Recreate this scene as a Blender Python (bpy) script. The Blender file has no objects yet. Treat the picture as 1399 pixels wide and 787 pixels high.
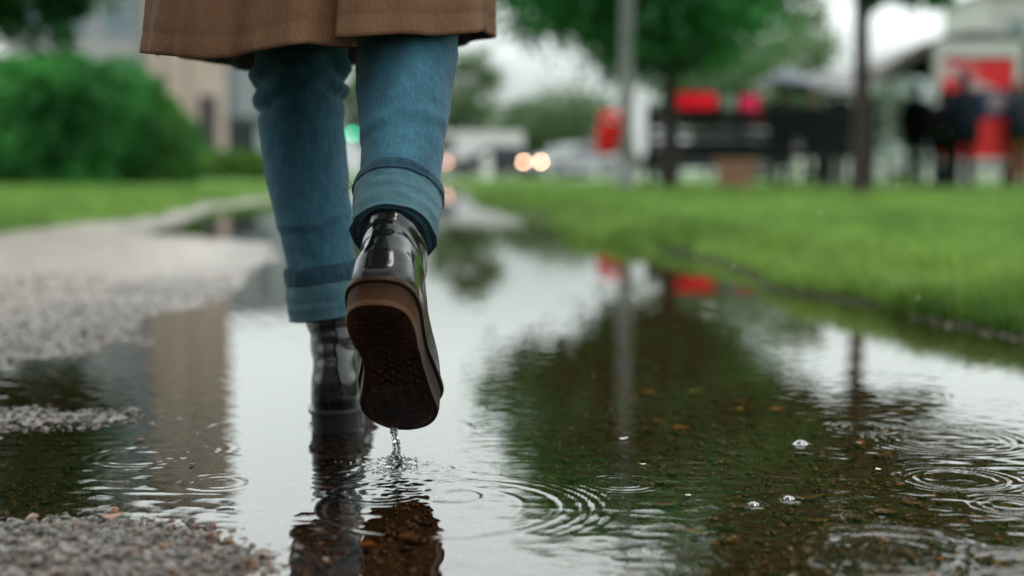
import bpy, bmesh, math, random
import numpy as np
from mathutils import Matrix, Vector, Quaternion
R = math.radians
sc = bpy.context.scene
col = sc.collection
rng = np.random.default_rng(7)
random.seed(7)

# ------------------------------------------------------------------ camera
FPX = 1399 * 50 / 36.0
CAM_H = 0.30
PITCH = math.atan(158.5 / FPX)
cam_d = bpy.data.cameras.new('camera')
cam = bpy.data.objects.new('camera', cam_d)
col.objects.link(cam)
cam.location = (0, 0, CAM_H)
cam.rotation_euler = (R(90) - PITCH, 0, 0)
cam_d.lens = 50
cam_d.sensor_width = 36
cam_d.clip_start = 0.02
cam_d.clip_end = 3000
cam_d.dof.use_dof = True
cam_d.dof.focus_distance = 1.40
cam_d.dof.aperture_fstop = 2.6
sc.camera = cam
sc.view_settings.view_transform = 'Standard'
sc.view_settings.look = 'None'
sc.view_settings.exposure = 0
sc.view_settings.gamma = 1
sc.render.engine = 'CYCLES'
sc.cycles.use_denoising = True
sc.cycles.max_bounces = 8
sc.cycles.transparent_max_bounces = 16
sc.cycles.caustics_reflective = False
sc.cycles.caustics_refractive = False
sc.cycles.sample_clamp_indirect = 6.0


def at(px, py, Y):
    """the point of the place that stands Y metres ahead in photo direction (px, py)"""
    u = (px - 699.5) / FPX
    v = -(py - 393.5) / FPX
    c, s = math.cos(PITCH), math.sin(PITCH)
    d = Vector((u, c + v * s, -s + v * c))
    t = Y / d.y
    return Vector((d.x * t, Y, CAM_H + d.z * t))


def on_ground(px, py, z=0.0):
    a = at(px, py, 1.0)
    t = (z - CAM_H) / (a.z - CAM_H)
    return Vector((a.x * t, t, z))


# ------------------------------------------------------------------ noise
def _hash(ix, iy, iz, seed):
    h = (ix.astype(np.int64) * 374761393 + iy.astype(np.int64) * 668265263 + iz.astype(np.int64) * 2147483647 + seed * 974711) & 0xFFFFFFFF
    h = ((h ^ (h >> 13)) * 1274126177) & 0xFFFFFFFF
    h = (h ^ (h >> 16)) & 0xFFFFFFFF
    return h.astype(np.float64) / 4294967295.0


def vnoise(x, y, z=None, seed=0):
    x = np.asarray(x, float); y = np.asarray(y, float)
    z = np.zeros_like(x) if z is None else np.asarray(z, float)
    ix, iy, iz = np.floor(x), np.floor(y), np.floor(z)
    fx, fy, fz = x - ix, y - iy, z - iz
    fx = fx * fx * (3 - 2 * fx); fy = fy * fy * (3 - 2 * fy); fz = fz * fz * (3 - 2 * fz)
    out = 0
    for dx in (0, 1):
        for dy in (0, 1):
            for dz in (0, 1):
                w = (fx if dx else 1 - fx) * (fy if dy else 1 - fy) * (fz if dz else 1 - fz)
                out = out + w * _hash(ix + dx, iy + dy, iz + dz, seed)
    return out * 2 - 1


def fbm(x, y, z=None, seed=0, octv=4):
    o, a, f = 0, 1.0, 1.0
    for i in range(octv):
        o = o + a * vnoise(np.asarray(x) * f, np.asarray(y) * f, None if z is None else np.asarray(z) * f, seed + i * 17)
        a *= 0.5; f *= 2.03
    return o / 1.8


def sstep(a, b, x):
    t = np.clip((np.asarray(x, float) - a) / (b - a), 0, 1)
    return t * t * (3 - 2 * t)


# ------------------------------------------------------------------ mesh helpers
def mesh_np(name, V, F, smooth=True, attrs=None, cols=None):
    """V (n,3); F list of arrays of equal-sized faces"""
    me = bpy.data.meshes.new(name)
    V = np.ascontiguousarray(V, dtype=np.float32)
    if not isinstance(F, (list, tuple)):
        F = [F]
    F = [np.asarray(f, dtype=np.int32) for f in F if len(f)]
    loops = np.concatenate([f.ravel() for f in F])
    sizes = np.concatenate([np.full(len(f), f.shape[1], np.int32) for f in F])
    starts = np.concatenate([[0], np.cumsum(sizes)[:-1]]).astype(np.int32)
    me.vertices.add(len(V)); me.vertices.foreach_set('co', V.ravel())
    me.loops.add(len(loops)); me.loops.foreach_set('vertex_index', loops)
    me.polygons.add(len(sizes)); me.polygons.foreach_set('loop_start', starts)
    try:
        me.polygons.foreach_set('loop_total', sizes)
    except Exception:
        pass
    me.polygons.foreach_set('use_smooth', np.full(len(sizes), smooth, dtype=bool))
    for k, a in (attrs or {}).items():
        at_ = me.attributes.new(k, 'FLOAT', 'POINT')
        at_.data.foreach_set('value', np.ascontiguousarray(a, dtype=np.float32).ravel())
    for k, a in (cols or {}).items():
        at_ = me.attributes.new(k, 'FLOAT_COLOR', 'POINT')
        a = np.asarray(a, np.float32)
        if a.shape[1] == 3:
            a = np.concatenate([a, np.ones((len(a), 1), np.float32)], 1)
        at_.data.foreach_set('color', np.ascontiguousarray(a).ravel())
    me.update(calc_edges=True)
    me.validate()
    return me


def obj(name, me, mat=None, parent=None):
    o = bpy.data.objects.new(name, me)
    col.objects.link(o)
    if mat is not None:
        mats = mat if isinstance(mat, (list, tuple)) else [mat]
        if len(me.materials) == 0:
            for m in mats:
                me.materials.append(m)
    if parent is not None:
        o.parent = parent
    return o


def tag(o, label=None, cat=None, group=None, kind=None):
    if label: o['label'] = label
    if cat: o['category'] = cat
    if group: o['group'] = group
    if kind: o['kind'] = kind
    return o


def empty(name, loc, label, cat, group=None, rotz=0):
    o = bpy.data.objects.new(name, None)
    col.objects.link(o)
    o.empty_display_size = 0.1
    o.location = loc
    o.rotation_euler = (0, 0, rotz)
    return tag(o, label, cat, group)


def copy_tree(o, parent=None):
    c = o.copy(); col.objects.link(c)
    if parent is not None:
        c.parent = parent
    for ch in list(o.children):
        copy_tree(ch, c)
    return c


class MB:
    """collects shapes into one mesh"""
    def __init__(s): s.V, s.Q, s.T, s.n = [], [], [], 0

    def add(s, V, Q=None, T=None):
        V = np.asarray(V, float).reshape(-1, 3)
        if Q is not None and len(Q): s.Q.append(np.asarray(Q) + s.n)
        if T is not None and len(T): s.T.append(np.asarray(T) + s.n)
        s.V.append(V); s.n += len(V)
        return s

    def box(s, c, d, rot=None, bev=0.0):
        bm = bmesh.new()
        bmesh.ops.create_cube(bm, size=1)
        for v in bm.verts:
            v.co = Vector((v.co.x * d[0], v.co.y * d[1], v.co.z * d[2]))
        if bev > 0:
            bmesh.ops.bevel(bm, geom=list(bm.edges), offset=bev, segments=2, affect='EDGES', profile=0.6)
        return s.bm(bm, c, rot)

    def bm(s, bm, c=(0, 0, 0), rot=None):
        M = Matrix.Translation(c) @ (rot.to_4x4() if rot is not None else Matrix.Identity(4))
        bm.transform(M)
        bmesh.ops.triangulate(bm, faces=[f for f in bm.faces if len(f.verts) > 4])
        bm.verts.ensure_lookup_table(); bm.verts.index_update()
        V = [v.co[:] for v in bm.verts]
        Q = [[v.index for v in f.verts] for f in bm.faces if len(f.verts) == 4]
        T = [[v.index for v in f.verts] for f in bm.faces if len(f.verts) == 3]
        bm.free()
        return s.add(V, Q, T)

    def tube(s, pts, rad, n=10, cap=True):
        P = [Vector(p) for p in pts]
        rad = rad if isinstance(rad, (list, tuple, np.ndarray)) else [rad] * len(P)
        rings = []
        up = None
        for i, p in enumerate(P):
            d = (P[min(i + 1, len(P) - 1)] - P[max(i - 1, 0)]).normalized()
            if up is None:
                up = d.orthogonal().normalized()
            up = (up - d * up.dot(d)).normalized()
            b = d.cross(up)
            rings.append([p + (up * math.cos(2 * math.pi * k / n) + b * math.sin(2 * math.pi * k / n)) * rad[i] for k in range(n)])
        return s.loft(rings, cap=cap)

    def loft(s, rings, cap=True, closed=True):
        n = len(rings[0]); m = len(rings)
        V = np.array([[list(p) for p in r] for r in rings], float).reshape(-1, 3)
        i = np.arange(m - 1)[:, None] * n
        k = np.arange(n if closed else n - 1)[None, :]
        k2 = (k + 1) % n
        Q = np.stack([i + k, i + k2, i + n + k2, i + n + k], -1).reshape(-1, 4)
        T = []
        if cap:
            c0, c1 = V[:n].mean(0), V[-n:].mean(0)
            V = np.concatenate([V, [c0], [c1]])
            a, b = len(V) - 2, len(V) - 1
            for j in range(n):
                T.append((a, (j + 1) % n, j)); T.append((b, (m - 1) * n + j, (m - 1) * n + (j + 1) % n))
        return s.add(V, Q, T)

    def lathe(s, prof, c=(0, 0, 0), n=20, rot=None, cap=True):
        rings = []
        for r, z in prof:
            rg = [Vector((r * math.cos(2 * math.pi * k / n), r * math.sin(2 * math.pi * k / n), z)) for k in range(n)]
            if rot is not None: rg = [rot @ p for p in rg]
            rings.append([p + Vector(c) for p in rg])
        return s.loft(rings, cap=cap)

    def sphere(s, c, r, seg=12, rings=8, rot=None):
        bm = bmesh.new()
        bmesh.ops.create_uvsphere(bm, u_segments=seg, v_segments=rings, radius=1)
        rr = r if isinstance(r, (tuple, list, Vector)) else (r, r, r)
        for v in bm.verts: v.co = Vector((v.co.x * rr[0], v.co.y * rr[1], v.co.z * rr[2]))
        return s.bm(bm, c, rot)

    def prism(s, poly, axis, a, b):
        """poly list of 2D points in the other two axes, extruded from a to b along axis"""
        n = len(poly)
        def mk(p, t):
            q = list(p); q.insert(axis, t); return q
        bm = bmesh.new()
        v0 = [bm.verts.new(mk(p, a)) for p in poly]
        v1 = [bm.verts.new(mk(p, b)) for p in poly]
        bm.faces.new(v0); bm.faces.new(v1[::-1])
        for i in range(n):
            bm.faces.new((v0[i], v1[i], v1[(i + 1) % n], v0[(i + 1) % n]))
        bmesh.ops.recalc_face_normals(bm, faces=bm.faces)
        return s.bm(bm)

    def mesh(s, name, smooth=False, **kw):
        F = []
        if s.Q: F.append(np.concatenate(s.Q))
        if s.T: F.append(np.concatenate(s.T))
        return mesh_np(name, np.concatenate(s.V), F, smooth, **kw)

    def build(s, name, mat, parent=None, smooth=False, **kw):
        me = s.mesh(name, smooth, **kw)
        o = obj(name, me, mat, parent)
        if smooth == 'auto' or smooth is True:
            try:
                me.set_sharp_from_angle(angle=R(40))
            except Exception:
                pass
        return o


def grid_faces(m, n, wrap=False):
    i = np.arange(m - 1)[:, None] * n
    k = np.arange(n if wrap else n - 1)[None, :]
    k2 = (k + 1) % n
    return np.stack([i + k, i + k2, i + n + k2, i + n + k], -1).reshape(-1, 4)


def skin_mesh(name, verts, edges, radii, root=0, sub=2):
    me = bpy.data.meshes.new(name)
    me.from_pydata([tuple(v) for v in verts], edges, [])
    o = bpy.data.objects.new(name + '_tmp', me)
    col.objects.link(o)
    mod = o.modifiers.new('s', 'SKIN')
    mod.use_smooth_shade = True
    mod.branch_smoothing = 0.4
    for i, r in enumerate(radii):
        sv = me.skin_vertices[0].data[i]
        sv.radius = (r, r) if not isinstance(r, (tuple, list)) else r
        sv.use_root = (i == root)
    s2 = o.modifiers.new('u', 'SUBSURF'); s2.levels = sub; s2.render_levels = sub
    dg = bpy.context.evaluated_depsgraph_get()
    dg.update()
    out = bpy.data.meshes.new_from_object(o.evaluated_get(dg))
    out.name = name
    bpy.data.objects.remove(o)
    bpy.data.meshes.remove(me)
    for p in out.polygons: p.use_smooth = True
    return out


# ------------------------------------------------------------------ materials
def new_mat(name):
    m = bpy.data.materials.new(name); m.use_nodes = True
    nt = m.node_tree; nt.nodes.clear()
    out = nt.nodes.new('ShaderNodeOutputMaterial')
    return m, nt, out


class NT:
    def __init__(s, nt): s.nt = nt
    def n(s, t, **kw):
        x = s.nt.nodes.new(t)
        for k, v in kw.items():
            if k in x.inputs.keys() if hasattr(x.inputs, 'keys') else False:
                s.set(x.inputs[k], v)
            else:
                setattr(x, k, v)
        return x
    def set(s, inp, v):
        if isinstance(v, bpy.types.NodeSocket): s.nt.links.new(v, inp)
        else: inp.default_value = v
    def coord(s, which='Object'): return s.n('ShaderNodeTexCoord').outputs[which]
    def map(s, vec, scale=(1, 1, 1), rot=(0, 0, 0), loc=(0, 0, 0)):
        m = s.n('ShaderNodeMapping'); s.set(m.inputs['Vector'], vec)
        m.inputs['Scale'].default_value = scale; m.inputs['Rotation'].default_value = rot; m.inputs['Location'].default_value = loc
        return m.outputs[0]
    def noise(s, vec, scale, detail=4, rough=0.55, dist=0.0):
        m = s.n('ShaderNodeTexNoise'); s.set(m.inputs['Vector'], vec)
        m.inputs['Scale'].default_value = scale; m.inputs['Detail'].default_value = detail; m.inputs['Roughness'].default_value = rough
        m.inputs['Distortion'].default_value = dist
        return m.outputs['Fac']
    def wave(s, vec, scale, dist=0.0, dscale=1.0, direction='X', prof='SIN'):
        m = s.n('ShaderNodeTexWave', bands_direction=direction, wave_profile=prof); s.set(m.inputs['Vector'], vec)
        m.inputs['Scale'].default_value = scale; m.inputs['Distortion'].default_value = dist; m.inputs['Detail Scale'].default_value = dscale
        return m.outputs['Fac']
    def voro(s, vec, scale, out='Color', feature='F1'):
        m = s.n('ShaderNodeTexVoronoi', feature=feature); s.set(m.inputs['Vector'], vec); m.inputs['Scale'].default_value = scale
        return m.outputs[out]
    def ramp(s, fac, stops, interp='LINEAR'):
        m = s.n('ShaderNodeValToRGB'); s.set(m.inputs[0], fac)
        cr = m.color_ramp; cr.interpolation = interp
        while len(cr.elements) < len(stops): cr.elements.new(0.5)
        for e, (p, c) in zip(cr.elements, stops):
            e.position = p; e.color = (c[0], c[1], c[2], 1) if hasattr(c, '__len__') else (c, c, c, 1)
        return m.outputs[0]
    def mix(s, fac, a, b, mode='MIX'):
        m = s.n('ShaderNodeMix', data_type='RGBA', blend_type=mode)
        s.set(m.inputs[0], fac)
        for i, v in ((6, a), (7, b)):
            if isinstance(v, (tuple, list)) and len(v) == 3: v = (*v, 1)
            s.set(m.inputs[i], v)
        return m.outputs[2]
    def math(s, op, a, b=0.0, clamp=False):
        m = s.n('ShaderNodeMath', operation=op, use_clamp=clamp)
        s.set(m.inputs[0], a); s.set(m.inputs[1], b)
        return m.outputs[0]
    def bump(s, h, strength=0.3, dist=0.002, normal=None):
        m = s.n('ShaderNodeBump'); s.set(m.inputs['Height'], h)
        m.inputs['Strength'].default_value = strength; m.inputs['Distance'].default_value = dist
        if normal is not None: s.set(m.inputs['Normal'], normal)
        return m.outputs[0]
    def attr(s, name, out='Fac'):
        m = s.n('ShaderNodeAttribute'); m.attribute_name = name
        return m.outputs[out]
    def rgb(s, c):
        m = s.n('ShaderNodeRGB'); m.outputs[0].default_value = (*c, 1); return m.outputs[0]
    def bsdf(s, color, rough=0.6, normal=None, out=None, **kw):
        m = s.n('ShaderNodeBsdfPrincipled')
        if isinstance(color, (tuple, list)): color = (*color[:3], 1)
        s.set(m.inputs['Base Color'], color); s.set(m.inputs['Roughness'], rough)
        if normal is not None: s.set(m.inputs['Normal'], normal)
        for k, v in kw.items():
            s.set(m.inputs[k.replace('_', ' ')], v)
        if out is not None: s.nt.links.new(m.outputs[0], out.inputs[0])
        return m


def simple(name, color, rough=0.6, var=0.15, scale=8.0, bump=0.0, metallic=0.0, spec=0.5, **kw):
    """a surface with slightly uneven colour and roughness"""
    m, nt, out = new_mat(name); N = NT(nt)
    co = N.coord('Object')
    f = N.noise(co, scale, 5, 0.6)
    c = N.mix(N.ramp(f, [(0.3, 0), (0.7, 1)]), tuple(x * (1 - var) for x in color), tuple(min(1, x * (1 + var)) for x in color))
    rr = N.math('MULTIPLY', N.ramp(f, [(0.2, 0.8), (0.8, 1.15)]), rough)
    nm = N.bump(N.noise(co, scale * 6, 4), bump, 0.01) if bump else None
    N.bsdf(c, rr, nm, out, Metallic=metallic, Specular_IOR_Level=spec, **kw)
    return m


def emit(name, color, strength):
    m, nt, out = new_mat(name); N = NT(nt)
    co = N.coord('Object')
    e = N.n('ShaderNodeEmission')
    N.set(e.inputs[0], N.mix(N.noise(co, 5.0), tuple(color), tuple(min(1, c * 1.1) for c in color)))
    e.inputs[1].default_value = strength
    nt.links.new(e.outputs[0], out.inputs[0])
    return m


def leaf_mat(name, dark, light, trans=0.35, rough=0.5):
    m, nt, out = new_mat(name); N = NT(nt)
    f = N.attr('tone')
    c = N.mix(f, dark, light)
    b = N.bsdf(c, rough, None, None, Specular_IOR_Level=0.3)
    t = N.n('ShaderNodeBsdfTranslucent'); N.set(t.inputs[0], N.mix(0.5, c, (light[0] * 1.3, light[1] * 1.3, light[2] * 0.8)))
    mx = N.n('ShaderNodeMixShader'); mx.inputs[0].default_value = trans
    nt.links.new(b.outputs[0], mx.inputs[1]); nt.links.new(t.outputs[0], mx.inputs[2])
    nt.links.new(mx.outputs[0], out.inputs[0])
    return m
# ------------------------------------------------------------------ world and light
w = bpy.data.worlds.new('World'); sc.world = w; w.use_nodes = True
nt = w.node_tree; nt.nodes.clear(); N = NT(nt)
wo = nt.nodes.new('ShaderNodeOutputWorld'); bg = nt.nodes.new('ShaderNodeBackground')
sky = nt.nodes.new('ShaderNodeTexSky'); sky.sky_type = 'NISHITA'; sky.sun_disc = False
SUN_EL, SUN_AZ = R(74), R(140)
sky.sun_elevation = SUN_EL; sky.sun_rotation = SUN_AZ
sky.dust_density = 5.0; sky.air_density = 1.2; sky.ozone_density = 1.0
gen = N.coord('Generated')
sx = nt.nodes.new('ShaderNodeSeparateXYZ'); nt.links.new(gen, sx.inputs[0])
# an overcast sky is about three times brighter overhead than along the horizon
cloud = N.ramp(sx.outputs[2], [(0.0, (6.0, 6.5, 6.4)), (0.06, (6.7, 7.25, 7.1)), (0.13, (14.0, 15.0, 14.7)), (0.26, (21.0, 22.0, 21.7)), (0.55, (17, 17.8, 17.6)), (1.0, (14, 14.6, 14.5))])
cl2 = N.mix(N.ramp(N.noise(N.map(gen, (1, 1, 2.5)), 2.2, 4, 0.5), [(0.35, 0.0), (0.7, 1.0)]), (0.9, 0.91, 0.92), (1.05, 1.05, 1.04))
cloud = N.mix(1.0, cloud, cl2, 'MULTIPLY')
# sky darkened low behind the camera, added to blacken the boots' reflections
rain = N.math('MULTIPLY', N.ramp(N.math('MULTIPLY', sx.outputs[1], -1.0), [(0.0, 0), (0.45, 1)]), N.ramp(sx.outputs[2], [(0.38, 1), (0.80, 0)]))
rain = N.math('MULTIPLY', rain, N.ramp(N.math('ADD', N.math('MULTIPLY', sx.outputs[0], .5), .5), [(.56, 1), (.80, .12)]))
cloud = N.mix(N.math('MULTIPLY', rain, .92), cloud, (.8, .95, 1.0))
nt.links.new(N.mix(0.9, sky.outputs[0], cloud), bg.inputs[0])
bg.inputs[1].default_value = 0.122
nt.links.new(bg.outputs[0], wo.inputs[0])

sun_d = bpy.data.lights.new('sun', 'SUN'); sun_d.energy = 1.3; sun_d.angle = R(20); sun_d.color = (1.0, 0.97, 0.92)
sun = bpy.data.objects.new('sun', sun_d); col.objects.link(sun)
# towards the sun: behind the camera and to its right
sd = Vector((math.cos(SUN_EL) * math.sin(SUN_AZ), math.cos(SUN_EL) * math.cos(SUN_AZ), math.sin(SUN_EL)))
sun.rotation_euler = sd.to_track_quat('Z', 'Y').to_euler()

# ------------------------------------------------------------------ lie of the land
def gp(px, py):
    p = on_ground(px, py); return (p.x, p.y)

# right rim of the flooded path and left rim, as x over y
RY = np.array([-6, 1.0, 2.0, 2.72, 3.24, 3.6, 4.86, 6.1, 8.3, 11.7, 17.7, 25, 30])
RX = np.array([1.9, 1.38, 1.16, 1.00, .92, .83, .76, .62, .42, .12, -.36, -.9, -1.3])
LY = np.array([-6, 1.4, 2.02, 2.18, 2.29, 2.48, 2.78, 3.0, 3.43, 4.3, 5.0, 5.8, 6.4, 7.0, 9, 12, 17, 25, 30])
LX = np.array([-1.7, -1.6, -1.3, -.86, -.76, -.70, -.80, -.83, -.74, -.80, -.86, -1.0, -1.35, -1.8, -2.08, -2.55, -2.5, -1.9, -1.8])
GY = np.array([-6, 0, 6, 7.5, 9, 12, 17, 25, 30])
GX = np.array([-2.6, -2.4, -2.2, -2.22, -2.15, -2.62, -2.56, -1.95, -1.85])


def rim(y):
    y = np.asarray(y, float)
    return np.interp(y, RY, RX) + .055 * fbm(y * 1.9, 0 * y + 3.3, seed=63) * np.clip(y / 3, .6, 2.2)


def lawn_mask(x, y):
    n = fbm(x * 3.1, y * 1.2, seed=3) * np.clip(0.05 + y * 0.012, .04, .16)
    r = sstep(-.24, -.12, x - rim(y) + n * .3)
    l = sstep(-.02, .14, np.interp(y, GY, GX) - x + n)
    return np.maximum(r, l)


def ground_z(x, y):
    x = np.asarray(x, float); y = np.asarray(y, float)
    wob = fbm(x * 4.0, y * 3.0, seed=11) * np.clip(0.03 + y * 0.012, .03, .12)
    dr = rim(y) - .03 - x + wob * 0.4             # >0 inside the water
    dl = x - np.interp(y, LY, LX) + wob
    d = np.minimum(dr * 2.4, dl)
    inside = sstep(0, .30, d) * 0.021
    out_l = sstep(0, .45, -dl) * 0.020
    out_r = sstep(0, .16, -dr) * 0.045
    z = -inside + np.where(dr < dl, out_r, out_l) + 0.001
    # shallows where the gravel breaks the surface
    def hump(cx, cy, rx, ry, a):
        return a * np.exp(-(((x - cx) / rx) ** 2 + ((y - cy) / ry) ** 2))
    z = z + hump(-.62, 1.72, .27, .16, .0240) + hump(-.50, 1.12, .30, .22, .0203) + hump(-.28, 1.05, .20, .15, .0175) + hump(-.95, 1.3, .28, .35, .024)
    z = z + hump(.28, 1.02, .20, .07, .0175) + hump(.55, .98, .16, .06, .014)
    z = z + hump(-.20, 1.68, .09, .17, .014)
    near = np.clip(1 - y / 30, 0, 1)
    z = z + near * (fbm(x * 9, y * 9, seed=5) * .0045 + fbm(x * 2.6, y * 1.5, seed=9) * .0065 * sstep(0, .2, -dl) * sstep(6.5, 5, y) + fbm(x * 45, y * 45, seed=6, octv=2) * .0026)
    lm = lawn_mask(x, y)
    z = z + lm * (0.02 + 0.03 * sstep(2, 30, y))
    return z


def sheet(name, ys, wfun, ncol, zfun, xlim=None):
    t = np.linspace(-1, 1, ncol)
    if xlim is None:
        far = np.array([1.05, 1.15, 1.4, 2, 3.5, 8, 25, 80])
        t = np.concatenate([-far[::-1], t, far])
    Y = np.repeat(ys[:, None], len(t), 1)
    X = wfun(ys)[:, None] * t[None, :]
    if xlim is not None: X = np.clip(X, *xlim)
    return X, Y


def row_steps(y0, y1, dy0, yref, growth=2.0):
    ys = [y0]
    while ys[-1] < y1:
        y = ys[-1]
        ys.append(y + dy0 * max(1.0, (y / yref)) ** growth)
    return np.array(ys)

ys = np.concatenate([np.linspace(-8, .75, 30)[:-1], row_steps(.75, 40, .006, 1.3, 1.8), np.array([50, 65, 90, 130, 200, 320, 520, 900, 1500])])
X, Y = sheet('g', ys, lambda y: .55 * np.abs(y) + 1.2 + np.clip((y - 25) * 2.0, 0, None), 460, None)
Z = ground_z(X, Y)
lm = lawn_mask(X, Y)
lm[Y > 30] = 1.0
Z[Y > 45] = 0.045
me = mesh_np('ground', np.stack([X, Y, Z], -1).reshape(-1, 3), grid_faces(*X.shape), True, attrs={'lawn': lm, 'height': Z})

m, nt, out = new_mat('wet_gravel_and_soil'); N = NT(nt)
co = N.coord('Object')
v1 = N.voro(co, 150.0); v2 = N.voro(co, 62.0)
stone = N.ramp(v1, [(0, (.05, .045, .04)), (.35, (.28, .235, .185)), (.6, (.14, .115, .09)), (.8, (.52, .45, .365)), (1, (.30, .22, .15))])
big = N.ramp(v2, [(0, (.09, .08, .07)), (.5, (.20, .18, .16)), (1, (.32, .30, .27))])
gr = N.mix(0.45, stone, big)
gr = N.mix(N.ramp(N.noise(co, 5, 5), [(.42, 0), (.68, .75)]), gr, (.15, .115, .085), 'MIX')
gr = N.mix(N.ramp(N.noise(N.map(co, (1, .6, 1)), 1.7, 4), [(.5, 0), (.66, .6)]), gr, (.075, .06, .045), 'MIX')
under = N.mix(1.0, gr, (.42, .27, .17), 'MULTIPLY')
hz = N.attr('height')
marg = N.n('ShaderNodeMapRange'); N.set(marg.inputs[0], hz); marg.inputs[1].default_value = .002; marg.inputs[2].default_value = .013
gr = N.mix(marg.outputs[0], N.mix(1.0, gr, (.50, .47, .44), 'MULTIPLY'), gr)
wet = N.n('ShaderNodeMapRange'); N.set(wet.inputs[0], hz); wet.inputs[1].default_value = -.004; wet.inputs[2].default_value = .004
gr = N.mix(wet.outputs[0], under, gr)
gcol = N.mix(N.ramp(N.noise(co, 1.3, 5), [(.35, 0), (.65, 1)]), (.045, .13, .026), (.14, .26, .05))
gcol = N.mix(N.ramp(N.noise(N.map(co, (1, .6, 1)), 14, 4), [(.4, 0), (.75, .8)]), gcol, (.05, .11, .02))
mud = N.n('ShaderNodeMapRange'); N.set(mud.inputs[0], hz); mud.inputs[1].default_value = .012; mud.inputs[2].default_value = .032
gcol = N.mix(mud.outputs[0], (.022, .028, .010), gcol)
c = N.mix(N.attr('lawn'), gr, gcol)
nm = N.bump(N.voro(co, 150.0, 'Distance'), 0.5, .004)
nm = N.bump(N.noise(co, 420, 3), .25, .002, nm)
rough = N.mix(N.attr('lawn'), N.ramp(N.noise(co, 30, 3), [(.3, .22), (.7, .5)]), (.8, .8, .8))
N.bsdf(c, rough, nm, out, Specular_IOR_Level=N.math('SUBTRACT', .5, N.math('MULTIPLY', N.attr('lawn'), .45)))
tag(obj('ground', me, m), kind='structure')

# ------------------------------------------------------------------ water
def ring(px, py, R_px, amp, lam, s, n=None, sec=None):
    c = on_ground(px, py)
    return (c.x, c.y, R_px * c.y / FPX, amp, lam, s, sec)

MM = .001
rings = [
    # big calm ring right of the step and its wave train
    ring(600, 692, 172, .42 * MM, .016, .006),
    ring(600, 692, 215, .60 * MM, .0105, .017, sec=(8, 30)),
    ring(596, 690, 120, .34 * MM, .014, .006, sec=(40, 50)),
    ring(620, 678, 36, .4 * MM, .012, .006),
    # old ring round the planted boot
    ring(455, 590, 188, .50 * MM, .017, .007, sec=(170, 60)),
    ring(455, 590, 190, .35 * MM, .016, .006, sec=(20, 40)),
    # under the lifted boot
    ring(535, 640, 8, 1.5 * MM, .012, .010), ring(538, 641, 40, .5 * MM, .013, .014), ring(500, 650, 30, .35 * MM, .012, .014),
    ring(560, 662, 40, .5 * MM, .011, .016), ring(520, 672, 55, .45 * MM, .012, .018), ring(585, 640, 30, .6 * MM, .010, .012),
    # rings made by rain on the right
    ring(1310, 655, 62, .75 * MM, .011, .008), ring(1310, 655, 80, .3 * MM, .009, .012),
    ring(1215, 752, 92, .75 * MM, .015, .008), ring(1215, 752, 50, .4 * MM, .014, .008), (-.199, 1.652, .043, 1.1 * MM, .013, .007, None), ring(1225, 752, 130, .25 * MM, .012, .010),
    ring(1065, 658, 26, .6 * MM, .009, .006), ring(1078, 682, 16, .7 * MM, .009, .005), ring(1030, 690, 14, .5 * MM, .009, .005),
    ring(1365, 550, 26, .5 * MM, .010, .006), ring(1095, 522, 26, .5 * MM, .011, .006), ring(1300, 600, 95, .32 * MM, .012, .025),
    ring(1380, 690, 45, .6 * MM, .011, .014),
    ring(850, 660, 40, .16 * MM, .010, .014), 
    
    ring(1385, 770, 60, .6 * MM, .012, .02), 
    ring(1180, 585, 40, .35 * MM, .011, .012), ring(880, 560, 50, .22 * MM, .011, .016),
    ring(1250, 540, 40, .3 * MM, .012, .012), ring(980, 600, 40, .2 * MM, .010, .016),
    # the left shallows
    ring(190, 625, 60, .40 * MM, .013, .02), ring(240, 615, 55, .40 * MM, .014, .02), 
    ring(300, 660, 45, .3 * MM, .014, .012), ring(250, 500, 40, .3 * MM, .014, .012),
    ring(310, 470, 40, .25 * MM, .015, .012), ring(640, 557, 26, .3 * MM, .012, .006, sec=(-40, 50)),
]


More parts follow.
